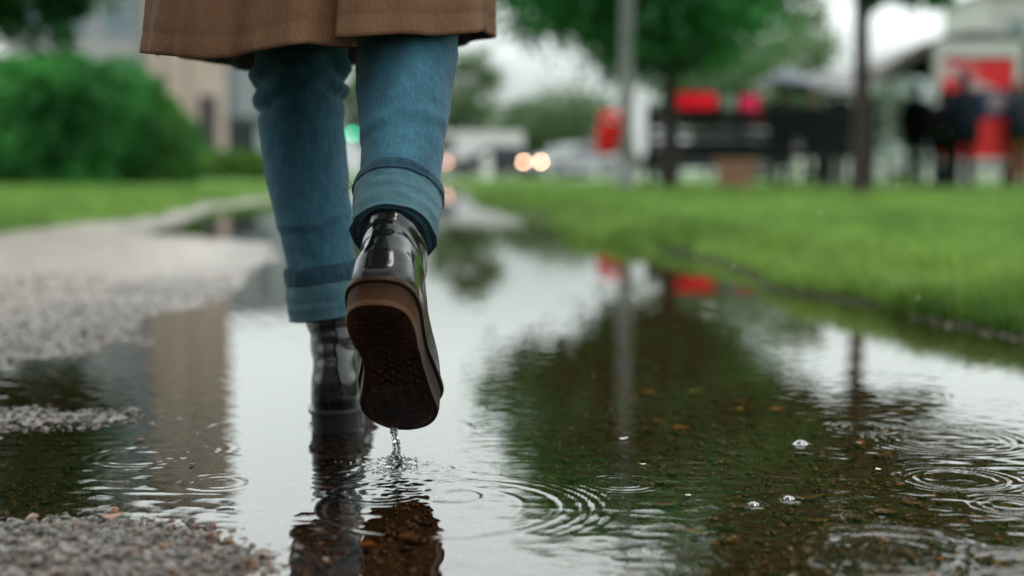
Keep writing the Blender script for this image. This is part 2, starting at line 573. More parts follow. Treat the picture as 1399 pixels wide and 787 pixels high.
def water_z(x, y):
    z = np.zeros_like(x)
    fade = np.exp(-np.clip(y - 2.5, 0, None) / 1.2)
    for cx, cy, rr, a, lam, s, sec in rings:
        ext = rr + 3 * s
        k = (np.abs(x - cx) < ext) & (np.abs(y - cy) < ext)
        xx, yy = x[k] - cx, y[k] - cy
        r = np.hypot(xx, yy)
        rj = r + fbm(xx * 14, yy * 14, seed=int(rr * 1e4) % 97, octv=2) * .0026
        a = a * (.55 + .75 * vnoise(xx * 22, yy * 22, seed=int(rr * 1e4) % 89) ** 2 + .5 * vnoise(xx * 9, yy * 9, seed=int(rr * 1e4) % 83))
        h = (1.15 if cx > -.16 else (.85 if rr > .1 else .30)) * a * np.exp(-((r - rr) / s) ** 2) * np.cos(2 * np.pi * (rj - rr) / lam)
        if sec is not None:
            ang = np.degrees(np.arctan2(yy, xx))
            dd = np.abs((ang - sec[0] + 180) % 360 - 180)
            h = h * np.exp(-(dd / sec[1]) ** 2)
        z[k] += h
    # choppy water where the boot has just left it
    kx, ky = (x + .115) / .062, (y - 1.385) / .085
    z += .0016 * np.exp(-(kx ** 2 + ky ** 2)) * (fbm(x * 75, y * 90, seed=91, octv=2) + .6 * fbm(x * 150, y * 190, seed=92, octv=2))
    # restless water close by on the right, where drops keep falling
    nm_ = sstep(.0, .16, x) * sstep(1.34, 1.10, y) * .8 + .30 * sstep(.10, .3, x) * sstep(1.75, 1.35, y)
    z += .00062 * nm_ * (fbm(x * 34, y * 52, seed=95, octv=3) + .35 * fbm(x * 95, y * 120, seed=96, octv=2))
    # lazy unrest left over from the rain
    g = np.random.default_rng(3)
    rough_r = .22 + .42 * sstep(.05, .35, x) * sstep(1.85, 1.45, y) + .5 * np.exp(-(((x + .11) / .09) ** 2 + ((y - 1.25) / .22) ** 2)) + .28 * sstep(-.28, -.42, x)
    for i in range(16):
        lam = g.uniform(.013, .05); th = g.uniform(-np.pi, np.pi)
        a = .0019 * lam * g.uniform(.4, 1)
        z += fade * rough_r * a * np.sin(2 * np.pi * (x * np.cos(th) + y * np.sin(th)) / lam + g.uniform(0, 7) + 1.2 * vnoise(x * 9, y * 9, seed=i))
    return z

ysw = np.concatenate([np.linspace(-3, .85, 20)[:-1], row_steps(.85, 3.4, .0026, 1.25, 2.0)])
ysw = np.concatenate([ysw, row_steps(ysw[-1] + .04, 29, .05, 3.4, 1.6)])
X, Y = sheet('w', ysw, lambda y: .42 * np.abs(y) + 1.0, 1020, None, (-4.4, 2.4))
Zw = water_z(X, Y)
me = mesh_np('water', np.stack([X, Y, Zw], -1).reshape(-1, 3), grid_faces(*X.shape), True)
m, nt, out = new_mat('puddle_water'); N = NT(nt)
co = N.coord('Object')
nm = N.bump(N.noise(N.map(co, (1, .5, 1)), 9.0, 3), .05, .01)
fr = N.n('ShaderNodeFresnel'); fr.inputs[0].default_value = 1.42; N.set(fr.inputs['Normal'], nm)
gl = N.n('ShaderNodeBsdfGlossy'); gl.inputs['Roughness'].default_value = .012; gl.inputs[0].default_value = (.98, 1, .995, 1); N.set(gl.inputs['Normal'], nm)
tr = N.n('ShaderNodeBsdfTransparent'); tr.inputs[0].default_value = (.64, .58, .47, 1)
mx = N.n('ShaderNodeMixShader'); N.set(mx.inputs[0], fr.outputs[0])
nt.links.new(tr.outputs[0], mx.inputs[1]); nt.links.new(gl.outputs[0], mx.inputs[2]); nt.links.new(mx.outputs[0], out.inputs[0])
tag(obj('water', me, m), kind='structure')

# ------------------------------------------------------------------ loose stones in and beside the water
def icos(sub):
    bm = bmesh.new(); bmesh.ops.create_icosphere(bm, subdivisions=sub, radius=1)
    bm.verts.ensure_lookup_table()
    V = np.array([v.co[:] for v in bm.verts]); F = np.array([[v.index for v in f.verts] for f in bm.faces]); bm.free()
    return V, F

PV, PF = icos(2)
n_try = 105000
yy = .80 + (3.9 - .80) * rng.random(n_try) ** 1.5
xx = (rng.random(n_try) * 2 - 1) * (.40 * yy + .12)
z0 = ground_z(xx, yy)
keep = (xx < np.interp(yy, RY, RX) + .02) & (z0 < .03)
dens = np.where(z0 > -.006, 1.0, .5) * np.clip(1.9 / yy ** 1.2, .15, 1)
keep &= rng.random(n_try) < dens * .62
xx, yy, z0 = xx[keep], yy[keep], z0[keep]
n = len(xx)
rad = np.exp(rng.normal(math.log(.0022), .42, n)).clip(.0011, .0058)
q = rng.normal(size=(n, 4)); q /= np.linalg.norm(q, axis=1)[:, None]
a, b, c_, d = q.T
Rm = np.stack([1 - 2 * (c_**2 + d**2), 2 * (b*c_ - a*d), 2 * (b*d + a*c_), 2 * (b*c_ + a*d), 1 - 2 * (b**2 + d**2), 2 * (c_*d - a*b), 2 * (b*d - a*c_), 2 * (c_*d + a*b), 1 - 2 * (b**2 + c_**2)], -1).reshape(n, 3, 3)
var = [PV * (1 + .35 * fbm(PV[:, 0] * 1.3 + 9 * k, PV[:, 1] * 1.3, PV[:, 2] * 1.3, seed=k, octv=2))[:, None] * np.array([1.25, 1.0, .68]) for k in range(10)]
pick = rng.integers(0, 10, n)
base = np.stack(var)[pick]
V = np.einsum('nij,nkj->nki', Rm, base) * rad[:, None, None]
V[:, :, 2] *= .8
V += np.stack([xx, yy, z0 + rad * .25], -1)[:, None, :]
F = (PF[None] + (np.arange(n) * len(PV))[:, None, None]).reshape(-1, 3)
pal = np.array([(.13, .10, .08), (.20, .17, .145), (.30, .27, .24), (.12, .055, .03), (.22, .11, .055), (.065, .05, .042), (.36, .31, .26), (.15, .09, .055), (.08, .075, .07)])
pc = pal[rng.choice(len(pal), n, p=[.18, .17, .10, .11, .07, .14, .05, .1, .08])] * rng.uniform(.7, 1.2, (n, 1))
sub = sstep(.001, -.006, z0)[:, None]
pc = pc * (1 - sub) * .62 + pc * np.array([1.15, .72, .46]) * sub
me = mesh_np('gravel', V.reshape(-1, 3), F, True, cols={'Col': np.repeat(pc, len(PV), 0)})
m, nt, out = new_mat('wet_pebbles'); N = NT(nt)
N.bsdf(N.mix(N.ramp(N.noise(N.coord('Object'), 500, 3), [(.3, 0), (.7, .5)]), N.attr('Col', 'Color'), N.mix(1, N.attr('Col', 'Color'), (.6, .6, .6), 'MULTIPLY')), .17, N.bump(N.noise(N.coord('Object'), 900, 2), .2, .001), out, Specular_IOR_Level=.65)
tag(obj('gravel', me, m), 'small wet pebbles and grit lying in and beside the puddle', 'gravel', kind='stuff')

# ------------------------------------------------------------------ grass
def blades(x, y, z, h, wd, lean, seed):
    g = np.random.default_rng(seed)
    n = len(x)
    th = g.uniform(0, 2 * np.pi, n); ph = g.uniform(0, 2 * np.pi, n)
    dx, dy = np.cos(th), np.sin(th)
    lx, ly = np.cos(ph) * lean * h, np.sin(ph) * lean * h
    P = np.stack([x, y, z], -1)
    wv = np.stack([dx, dy, 0 * dx], -1) * wd[:, None]
    mid = P + np.stack([lx * .35, ly * .35, h * .55], -1)
    tip = P + np.stack([lx, ly, h * (1 - .25 * lean)], -1)
    V = np.stack([P - wv, P + wv, mid - wv * .8, mid + wv * .8, tip], 1)
    k = (np.arange(n) * 5)[:, None]
    Q = k + np.array([[0, 1, 3, 2]]); T = k + np.array([[2, 3, 4]])
    tone = np.clip(.46 + .42 * fbm(x * 1.6, y * .9, seed=31) + .50 * fbm(x * 6, y * 2.6, seed=32) + .24 * g.normal(size=n), 0, 1)
    return V.reshape(-1, 3), Q, T, np.repeat(tone, 5)

def lawn(name, x0, x1, y0, y1, n, seed, label, hmul=1.0):
    g = np.random.default_rng(seed)
    u = g.random(n)
    y = 1 / (1 / y0 + u * (1 / y1 - 1 / y0))           # thinner with distance
    t = g.random(n)
    xa = np.maximum(x0(y), -.45 * y - 1.2) if callable(x0) else np.full(n, x0)
    xb = np.minimum(x1(y), .45 * y + 1.8) if callable(x1) else np.full(n, x1)
    x = xa + (xb - xa) * t
    paved = (y > 15.2 - (x - 5.3) * .0095) & (x > np.interp(y, [15.2, 17.9, 26, 33, 52, 57], [5.3, 4.2, 3.6, 3.6, 2.2, 2.2])) & (y > 14.5)
    paved |= (x < -1.5) & (y > 24.4) & (y < 30.4)
    ok = (lawn_mask(x, y) > .35) & (xb > xa) & ~paved
    x, y = x[ok], y[ok]
    z = ground_z(x, y) - .004
    tuft = np.clip(.45 + 1.1 * fbm(x * 4.6, y * 2.2, seed=41), .08, 1.5)
    h = (.030 + .040 * tuft) * g.uniform(.55, 1.25, len(x)) * hmul * (1 + .6 * sstep(.30, .05, x - rim(y)) * (x > 0) * np.clip(fbm(x * 2.2, y * 1.1, seed=77) + .3, 0, 1))
    wd = .0016 * np.clip(y / 3.0, 1, 6) ** .8
    V, Q, T, tone = blades(x, y, z, h, wd * g.uniform(.7, 1.3, len(x)), g.uniform(.05, .70, len(x)), seed)
    me = mesh_np(name, V, [Q, T], True, attrs={'tone': tone})
    tag(obj(name, me, GRASS), label, 'grass', kind='stuff')

GRASS = leaf_mat('grass_blades', (.020, .095, .022), (.275, .44, .095), .35, .45)
lawn('grass', lambda y: rim(y) - .12, lambda y: .45 * y + 1.8, 1.9, 30, 230000, 51, 'bright green lawn growing right up to the right rim of the puddle')
lawn('grass', lambda y: -.45 * y - 1.2, lambda y: np.interp(y, GY, GX) + .05, 3.5, 27, 85000, 52, 'wet green lawn in front of the clipped hedge')

# taller tufts hanging over the rim of the water
g = np.random.default_rng(88)
n = 52000
y = 1 / (1 / 2.0 + g.random(n) * (1 / 16.0 - 1 / 2.0))
x = rim(y) + g.uniform(-.13, .09, n) * np.clip(y / 3, .8, 2)
cl = fbm(x * 3.0, y * 2.4, seed=45)
ok = (cl > .02) & (x > -.6)
x, y, cl = x[ok], y[ok], cl[ok]
h = (.045 + .11 * np.clip(cl, 0, .6)) * g.uniform(.5, 1.3, len(x))
V, Q, T, tone = blades(x, y, ground_z(x, y) - .004, h, .0017 * np.clip(y / 3.0, 1, 6) ** .8 * g.uniform(.7, 1.3, len(x)), g.uniform(.1, .85, len(x)), 89)
tag(obj('grass', mesh_np('grass', V, [Q, T], True, attrs={'tone': np.clip(tone * .75 - .05, 0, 1)}), GRASS), 'taller dark tufts of grass hanging over the right rim of the puddle', 'grass', kind='stuff')
# ------------------------------------------------------------------ cloth, leather and rubber
def denim(name, dark, light, wear=0.5):
    m, nt, out = new_mat(name); N = NT(nt)
    co = N.coord('Object')
    tw1 = N.wave(N.map(co, (1, 1, 1), (0, R(38), 0)), 155, .6, 6.0, 'X')
    tw2 = N.wave(N.map(co, (1, 1, 1), (0, R(-48), 0)), 120, 1.2, 8.0, 'X')
    th = N.noise(N.map(co, (420, 420, 60)), 1.0, 3, .6)
    bl = N.noise(co, 16, 5, .55)
    f = N.math('ADD', N.math('MULTIPLY', tw1, .12), N.math('ADD', N.math('MULTIPLY', th, .62), N.math('MULTIPLY', tw2, .07)))
    f = N.math('ADD', f, N.math('MULTIPLY', N.math('SUBTRACT', bl, .5), wear))
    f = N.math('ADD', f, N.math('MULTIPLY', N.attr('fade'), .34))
    c = N.mix(N.ramp(f, [(.22, 0), (.95, 1)]), dark, light)
    nm = N.bump(N.math('ADD', N.math('MULTIPLY', tw1, .5), th), .20, .0006)
    nm = N.bump(N.noise(N.map(co, (1, 1, 2.2)), 26, 4, .5), .28, .006, nm)
    b = N.bsdf(c, .85, nm, out, Specular_IOR_Level=.2)
    b.inputs['Sheen Weight'].default_value = .12
    return m

DENIM = denim('blue_denim', (.010, .055, .092), (.085, .235, .325))
DENIM_IN = denim('denim_inside', (.040, .105, .135), (.125, .235, .275), .4)
DENIM_BAND = denim('denim_hem', (.006, .030, .052), (.050, .135, .190), .9)
THREAD = simple('hem_thread', (.05, .10, .13), .8)

m, nt, out = new_mat('patent_leather'); N = NT(nt); co = N.coord('Object')
nm = N.bump(N.noise(co, 30, 3, .5, .6), .14, .004)
nm = N.bump(N.noise(co, 120, 3), .08, .001, nm)
dr = N.ramp(N.voro(co, 260, 'Distance'), [(.10, 1), (.26, 0)])
dr = N.math('MULTIPLY', dr, N.ramp(N.noise(co, 55, 2), [(.50, 0), (.62, 1)]))
nm = N.bump(dr, .35, .0012, nm)
b = N.bsdf((.006, .006, .007), N.ramp(N.noise(co, 40, 3), [(.3, .07), (.7, .19)]), nm, out, Specular_IOR_Level=.34)
b.inputs['Coat Weight'].default_value = .25; b.inputs['Coat Roughness'].default_value = .04
LEATHER = m
m, nt, out = new_mat('amber_rubber'); N = NT(nt); co = N.coord('Object')
edge = N.attr('edge')
c = N.mix(edge, (.016, .008, .005), (.098, .043, .015))
c = N.mix(N.ramp(N.noise(co, 60, 4), [(.35, 0), (.7, .55)]), c, N.mix(1, c, (.55, .5, .5), 'MULTIPLY'))
nm = N.bump(N.noise(co, 180, 3), .12, .001)
b = N.bsdf(c, .42, nm, out, Subsurface_Weight=.05, Specular_IOR_Level=.14)
b.inputs['Subsurface Radius'].default_value = (.01, .004, .002); b.inputs['Subsurface Scale'].default_value = .6
RUBBER = m
m, nt, out = new_mat('tread_rubber'); N = NT(nt); co = N.coord('Object')
edge = N.attr('edge')
c = N.mix(edge, (.010, .0055, .0048), (.13, .042, .015))
c = N.mix(N.ramp(N.noise(co, 42, 5), [(.42, 0), (.72, .8)]), c, (.030, .011, .006))
nm = N.bump(N.noise(co, 150, 3), .25, .001)
N.bsdf(c, N.ramp(N.noise(co, 60, 3), [(.3, .18), (.7, .5)]), nm, out)
TREAD = m
DARKRUB = simple('dark_rubber', (.020, .0195, .019), .35, .3, 60)
BLACK_TAPE = simple('black_webbing', (.02, .019, .018), .7, .3, 200, .2)
METAL = simple('eyelet_metal', (.30, .30, .30), .25, .1, metallic=1.0)

# ------------------------------------------------------------------ boots (local: x outwards for a right foot, y to the toe, z up)
OUT = [(0, 0), (.012, .001), (.022, .006), (.030, .018), (.0345, .045), (.0345, .080), (.0355, .115), (.040, .150), (.0435, .180), (.0435, .205), (.0345, .232), (.0205, .2515), (.003, .261),
       (-.0145, .256), (-.0285, .237), (-.0385, .208), (-.039, .182), (-.032, .150), (-.0265, .115), (-.030, .080), (-.0335, .045), (-.030, .018), (-.022, .006), (-.012, .001)]

OUT = [(x_ * .93, y_) for x_, y_ in OUT]

def spline_closed(P, n):
    P = np.array(P, float); k = len(P); o = []
    for i in range(k):
        p0, p1, p2, p3 = P[i - 1], P[i], P[(i + 1) % k], P[(i + 2) % k]
        for t in np.linspace(0, 1, 12, endpoint=False):
            o.append(.5 * (2 * p1 + (p2 - p0) * t + (2 * p0 - 5 * p1 + 4 * p2 - p3) * t * t + (3 * p1 - p0 - 3 * p2 + p3) * t ** 3))
    o = np.array(o); dd = np.r_[0, np.cumsum(np.hypot(*np.diff(np.vstack([o, o[:1]]), axis=0).T))]
    s = np.linspace(0, dd[-1], n, endpoint=False)
    oo = np.vstack([o, o[:1]])
    return np.stack([np.interp(s, dd, oo[:, 0]), np.interp(s, dd, oo[:, 1])], -1)

NB = 96
FOOT = spline_closed(OUT, NB)
# outward normals of the outline
_t = np.roll(FOOT, -1, 0) - np.roll(FOOT, 1, 0)
FN = np.stack([_t[:, 1], -_t[:, 0]], -1); FN /= np.linalg.norm(FN, axis=1)[:, None]
LEN = .261

def toe_spring(y): return .012 * np.clip((y - .165) / .096, 0, 1) ** 2

def sole_ring(off, z):
    p = FOOT + FN * off
    zz = z + toe_spring(p[:, 1])
    return np.stack([p[:, 0], p[:, 1], zz], -1)

def arch(y):   # the waist between heel block and forefoot is cut a little higher
    return .004 * sstep(.078, .084, y) * sstep(.150, .118, y)

def make_boot(side, M, root, label):
    """side +1 right foot, -1 left foot"""
    S = np.array([side, 1, 1])
    fl = (lambda q: q[:, ::-1]) if side < 0 else (lambda q: q)
    # upper -------------------------------------------------------
    zs = np.array([.026, .032, .040, .050, .060, .070, .080, .090, .100, .112, .125, .136, .147, .156, .163, .168])
    yh = np.interp(zs, [.026, .04, .06, .08, .10, .12, .15, .196], [.006, .001, .001, .005, .012, .0165, .0190, .020])
    yt = np.interp(zs, [.026, .04, .05, .06, .07, .08, .09, .105, .12, .14, .196], [.255, .258, .253, .243, .222, .192, .166, .142, .130, .124, .122])
    wx = np.interp(zs, [.03, .05, .08, .10, .12, .15, .196], [.034, .0345, .0325, .0312, .0325, .0350, .0360])
    fs = np.interp(zs, [.026, .04, .06, .08, .11], [.95, .985, .93, .80, .66])
    bl = sstep(.050, .100, zs)
    rings_ = []
    for i, z in enumerate(zs):
        y = yh[i] + FOOT[:, 1] / LEN * (yt[i] - yh[i])
        x = FOOT[:, 0] * fs[i]
        ang = np.arctan2(FOOT[:, 0], (FOOT[:, 1] - LEN * .45) / 3.1)
        cy, ry = (yh[i] + yt[i]) / 2, (yt[i] - yh[i]) / 2
        ex = wx[i] * np.sign(np.sin(ang)) * np.abs(np.sin(ang)) ** .9; ey = cy + ry * np.cos(ang)
        x = x * (1 - bl[i]) + ex * bl[i]; y = y * (1 - bl[i]) + ey * bl[i]
        zz = z + toe_spring(y) * (1 - bl[i])
        rings_.append(np.stack([x, y, zz], -1))
    G = np.array(rings_)
    # refine upward with interpolation, then press ankle creases in
    zi = np.linspace(0, len(zs) - 1, 90)
    lo = np.floor(zi).astype(int).clip(0, len(zs) - 2); f = (zi - lo)[:, None, None]
    def cat(a, b, c, d, t): return .5 * (2 * b + (c - a) * t + (2 * a - 5 * b + 4 * c - d) * t ** 2 + (3 * b - a - 3 * c + d) * t ** 3)
    G = cat(G[(lo - 1).clip(0)], G[lo], G[lo + 1], G[(lo + 2).clip(0, len(zs) - 1)], f)
    c0 = G.mean(1, keepdims=True)
    rd = G - c0; rd[..., 2] = 0
    rn = rd / np.maximum(np.linalg.norm(rd, axis=-1, keepdims=True), 1e-6)
    x_, y_, z_ = G[..., 0], G[..., 1], G[..., 2]
    kx = side * x_
    cre = 0
    for zc, sl, dp, wd in ((.088, .16, .0030, .0050), (.104, -.22, .0040, .0055), (.119, .18, .0026, .0045), (.134, -.14, .0018, .005)):
        zz = zc + sl * kx + .004 * fbm(kx * 40, y_ * 25, seed=int(zc * 1000))
        msk = .35 + .65 * sstep(-.3, .5, fbm(kx * 18 + zc * 90, y_ * 14, seed=5))
        cre = cre - dp * .6 * msk * np.exp(-((z_ - zz) / wd) ** 2) + dp * .5 * msk * np.exp(-((z_ - zz - .010) / (wd * 1.2)) ** 2)
    cre = cre + .0014 * fbm(kx * 30, y_ * 30, z_ * 30, seed=8) * sstep(.05, .08, z_)
    # the seam down the back of the shaft
    back = np.exp(-(x_ / .0022) ** 2) * sstep(.06, .03, y_) * sstep(.035, .05, z_)
    cre = cre - .0012 * back
    G = G + rn * cre[..., None]
    m0 = MB(); m0.loft(list(G * S), cap=True)
    me = m0.mesh('boot', True)
    bm = bmesh.new(); bm.from_mesh(me); bmesh.ops.recalc_face_normals(bm, faces=bm.faces); bm.to_mesh(me); bm.free()
    for p in me.polygons: p.use_smooth = True
    boot = obj('boot', me, LEATHER, root)
    boot.matrix_basis = Matrix.Translation(-Vector(root.location)) @ M
    if label: boot['label'] = label
    # sole side with its ribs --------------------------------------
    prof = [(-.004, .0015), (-.0006, .0), (.0, .002)]
    z = .0045
    while z < .0215:
        prof += [(.0004, z), (.0006, z + .0010), (-.0008, z + .0014), (-.0008, z + .0019)]
        z += .0023
    prof += [(.0008, .0235), (.0034, .0240), (.0038, .0262), (.0034, .0284), (-.001, .0288), (-.010, .0289)]
    V = np.concatenate([sole_ring(o_, z_) for o_, z_ in prof]) 
    low = np.array([np.clip(1 - z_ / .012, 0, 1) for o_, z_ in prof]).repeat(NB)
    V[:, 2] += arch(V[:, 1]) * low
    edge = np.array([sstep(.030, .002, z_) for o_, z_ in prof]).repeat(NB) * .75 + .12
    edge = edge * (.25 + .75 * sstep(.14, .02, V[:, 1]) + .15 * sstep(.20, .26, V[:, 1]))
    F = fl(grid_faces(len(prof), NB, True))
    me = mesh_np('sole', V * S, F[:, ::-1], True, attrs={'edge': edge})
    me.set_sharp_from_angle(angle=R(50))
    obj('sole', me, RUBBER if side > 0 else [DARKRUB], boot)
    # tread: grid clipped to the outline ----------------------------
    offs = np.r_[-.0038, -.0052, -.0066, -.0082, np.linspace(-.010, -.0265, 12)]
    rgs = []; ed = []
    for o_ in offs:
        rgs.append(sole_ring(o_, .0014)); ed.append(np.full(NB, np.exp(-(-o_ - .0038) / .0045)))
    # a fine grid instead of rings, so that bars can be pressed in
    nx, ny = 120, 340
    gy = np.linspace(.003, LEN - .003, ny)
    half = spline_closed(OUT, 2400)
    lft = half[half[:, 0] < 0]; rgt = half[half[:, 0] >= 0]
    lft = lft[np.argsort(lft[:, 1])]; rgt = rgt[np.argsort(rgt[:, 1])]
    xl = np.interp(gy, lft[:, 1], lft[:, 0]) + .0015; xr = np.interp(gy, rgt[:, 1], rgt[:, 0]) - .0015
    t = np.linspace(0, 1, nx)
    gx = xl[:, None] + (xr - xl)[:, None] * t[None]
    gyy = np.repeat(gy[:, None], nx, 1)
    # distance to rim
    d = np.minimum(gx - xl[:, None], xr[:, None] - gx)
    d = np.minimum(d, np.minimum(gyy, LEN - gyy) * 1.0)
    inner = sstep(.0055, .0075, d)
    bars_f = np.sin(2 * np.pi * (gyy + .6 * np.abs(gx) * .3 + .0012 * np.sin(gx * 500)) / .0062)
    bars_h = np.sin(2 * np.pi * (gyy + .12 * gx) / .0088)
    cross = np.maximum(np.sin(2 * np.pi * (gyy + gx) / .012), np.sin(2 * np.pi * (gyy - gx) / .012))
    fore = sstep(.142, .150, gyy); heel = sstep(.082, .074, gyy); mid = (1 - fore) * (1 - heel)
    h = inner * (fore * sstep(-.3, .4, bars_f) * .0017 + heel * sstep(-.2, .3, bars_h) * .0007 + mid * sstep(.2, .7, cross) * .0007 + .0006 * fbm(gx * 160, gyy * 160, seed=6))
    h = h + .0022 * sstep(.004, 0, np.abs(d - .0050)) * 0
    groove = .0035 * sstep(.0032, 0, np.abs(gyy - .080))
    gz = .0012 + h + groove + toe_spring(gyy) + arch(gyy)
    ed = np.exp(-np.clip(d - .001, 0, 1) / .0060) * (.55 + .45 * sstep(.16, .03, gyy)) + .16 * mid * sstep(-.4, .5, fbm(gx * 60, gyy * 60, seed=2)) * inner
    V = np.stack([gx, gyy, gz], -1).reshape(-1, 3)
    me = mesh_np('tread', V * S, fl(grid_faces(ny, nx))[:, ::-1], True, attrs={'edge': ed.ravel()})
    obj('tread', me, TREAD if side > 0 else [DARKRUB], boot)
    # back strap with its stitches, pull loop, eyelets and laces ------
    def surf(zq, yq_back=True):
        k = np.argmin(np.abs(G[:, 0, 2] - zq)); return G[k]
    st = MB()
    for k in range(8, 84):
        r = G[k]; j = np.argsort(np.abs(r[:, 0] - (.0052)) + (r[:, 1] > r[:, 1].mean()) * 9)[0]
        if k % 2 == 0:
            st.sphere((side * (r[j, 0]), r[j, 1] - .0004, r[j, 2]), (.0004, .0005, .0011), 6, 4)
    st.build('stitching', BLACK_TAPE, boot, True)
    pl = MB(); r = G[-1]; yb = r[:, 1].min()
    pts = [(-.010 * side, yb + .006, .190), (-.010 * side, yb - .002, .176), (-.009 * side, yb - .006, .150), (-.008 * side, yb - .0055, .138)]
    prof2 = []
    for (px_, py_, pz_) in [(-.004, yb + .001, .166), (-.004, yb + .0005, .158), (-.004, yb + .0005, .150), (-.004, yb - .0005, .140), (-.004, yb - .0018, .128)]:
        px_ *= side; py_ -= .0012
        prof2.append([(px_ - .010, py_, pz_), (px_ + .010, py_, pz_), (px_ + .010, py_ + .0018, pz_), (px_ - .010, py_ + .0018, pz_)])
    pl.loft(prof2); pl.build('pull_loop', BLACK_TAPE, boot, False)
    for sx_ in (1, -1):
        for zq in (.080, .093, .106, .119, .132, .146):
            r = G[np.argmin(np.abs(G.mean(1)[:, 2] - zq))]
            sel = np.where((r[:, 0] * sx_ > 0) & (r[:, 1] > r[:, 1].mean()))[0]
            j = sel[np.argmin(np.abs(np.abs(r[sel, 0]) - .021))]
            nrm = Vector((r[j, 0], r[j, 1] - r[:, 1].mean(), 0)).normalized()
            e = MB(); rot = nrm.to_track_quat('Z', 'Y').to_matrix()
            if side < 0: nrm.x *= -1; rot = nrm.to_track_quat('Z', 'Y').to_matrix()
            p = Vector((side * r[j, 0], r[j, 1], r[j, 2])) + nrm * .0004
            e.lathe([(.0022, 0), (.0040, .0002), (.0036, .0012), (.0022, .0008)], p, 14, rot, cap=False)
            e.build('eyelet', METAL, boot, True)
    lc = MB()
    for zq in (.080, .093, .106, .119, .132, .146):
        r = G[np.argmin(np.abs(G.mean(1)[:, 2] - zq))]
        sel = np.where((np.abs(r[:, 0]) < .022) & (r[:, 1] > r[:, 1].mean()))[0]
        sel = sel[np.argsort(r[sel, 0])]
        lc.tube([(side * r[j, 0], r[j, 1] + .0022, r[j, 2] + .25 * r[j, 0]) for j in sel], .0020, 6)
    lc.build('lace', BLACK_TAPE, boot, True)
    return boot

# ------------------------------------------------------------------ the walker
root = empty('person', (-.185, 1.62, 0), 'person walking away through the puddle in brown coat, rolled blue jeans and black patent boots', 'person')
RT = Vector(root.location)

def child(name, me, mat, parent=root):
    o = obj(name, me, mat, parent)
    if parent is root: o.matrix_basis = Matrix.Translation(-RT)
    return o

# right boot: heel lifted towards the camera
heel = at(513, 416, 1.25)
PHI, PSI, RHO = R(38.0), R(2.2), R(.8)
f = Vector((math.sin(PSI) * math.cos(PHI), math.cos(PSI) * math.cos(PHI), -math.sin(PHI)))
u = Vector((math.sin(PSI) * math.sin(PHI), math.cos(PSI) * math.sin(PHI), math.cos(PHI)))
u = Quaternion(f, RHO) @ u
s_ = f.cross(u)
MR = Matrix(((s_.x, f.x, u.x, heel.x), (s_.y, f.y, u.y, heel.y), (s_.z, f.z, u.z, heel.z), (0, 0, 0, 1)))
lh = on_ground(459, 593)
MLb = Matrix.Translation((lh.x, lh.y - .002, -.0015)) @ Matrix(((1, 0, -.10, 0), (0, 1, 0, 0), (0, 0, 1, 0), (0, 0, 0, 1))) @ Matrix.Rotation(R(2.5), 4, 'Z') @ Matrix.Diagonal((.95, .97, 1, 1))
BOOT_R = make_boot(+1, MR, root, 'black patent boot lifted off the ground, showing its amber brown sole')
BOOT_L = make_boot(-1, MLb, root, 'black patent boot standing in the puddle')

NS = 120
def path_loft(path, zs_dense):
    """path rows: (point, rx (sideways), ry (fore and aft)); returns grid (m, NS, 3), frames from a smooth curve"""
    P = np.array([list(p[0]) for p in path]); r1 = np.array([p[1] for p in path]); r2 = np.array([p[2] for p in path])
    s = np.r_[0, np.cumsum(np.linalg.norm(np.diff(P, axis=0), axis=1))]
    q = np.linspace(0, s[-1], zs_dense)
    def cr(A):
        A = np.asarray(A, float)
        if A.ndim == 1: A = A[:, None]
        # smooth monotone-ish interpolation: linear then box blur
        o_ = np.stack([np.interp(q, s, A[:, k]) for k in range(A.shape[1])], -1)
        kw = max(3, int(zs_dense / len(path) * .9) | 1)
        pad = np.concatenate([2 * o_[:1] - o_[1:kw // 2 + 1][::-1], o_, 2 * o_[-1:] - o_[-kw // 2:-1][::-1]]) if kw > 2 else o_
        ker = np.hanning(kw + 2)[1:-1]; ker /= ker.sum()
        return np.stack([np.convolve(pad[:, k], ker, 'same')[kw // 2:kw // 2 + len(q)] for k in range(A.shape[1])], -1)
    C = cr(P); a = cr(r1)[:, 0]; b = cr(r2)[:, 0]
    T = np.gradient(C, axis=0); T /= np.linalg.norm(T, axis=1)[:, None]
    X0 = np.array([1, 0, 0.])
    Xv = X0 - T * (T @ X0)[:, None]; Xv /= np.linalg.norm(Xv, axis=1)[:, None]
    Yv = np.cross(T, Xv)
    th = np.linspace(0, 2 * np.pi, NS, endpoint=False)
    return C, Xv, Yv, T, a, b, th, q

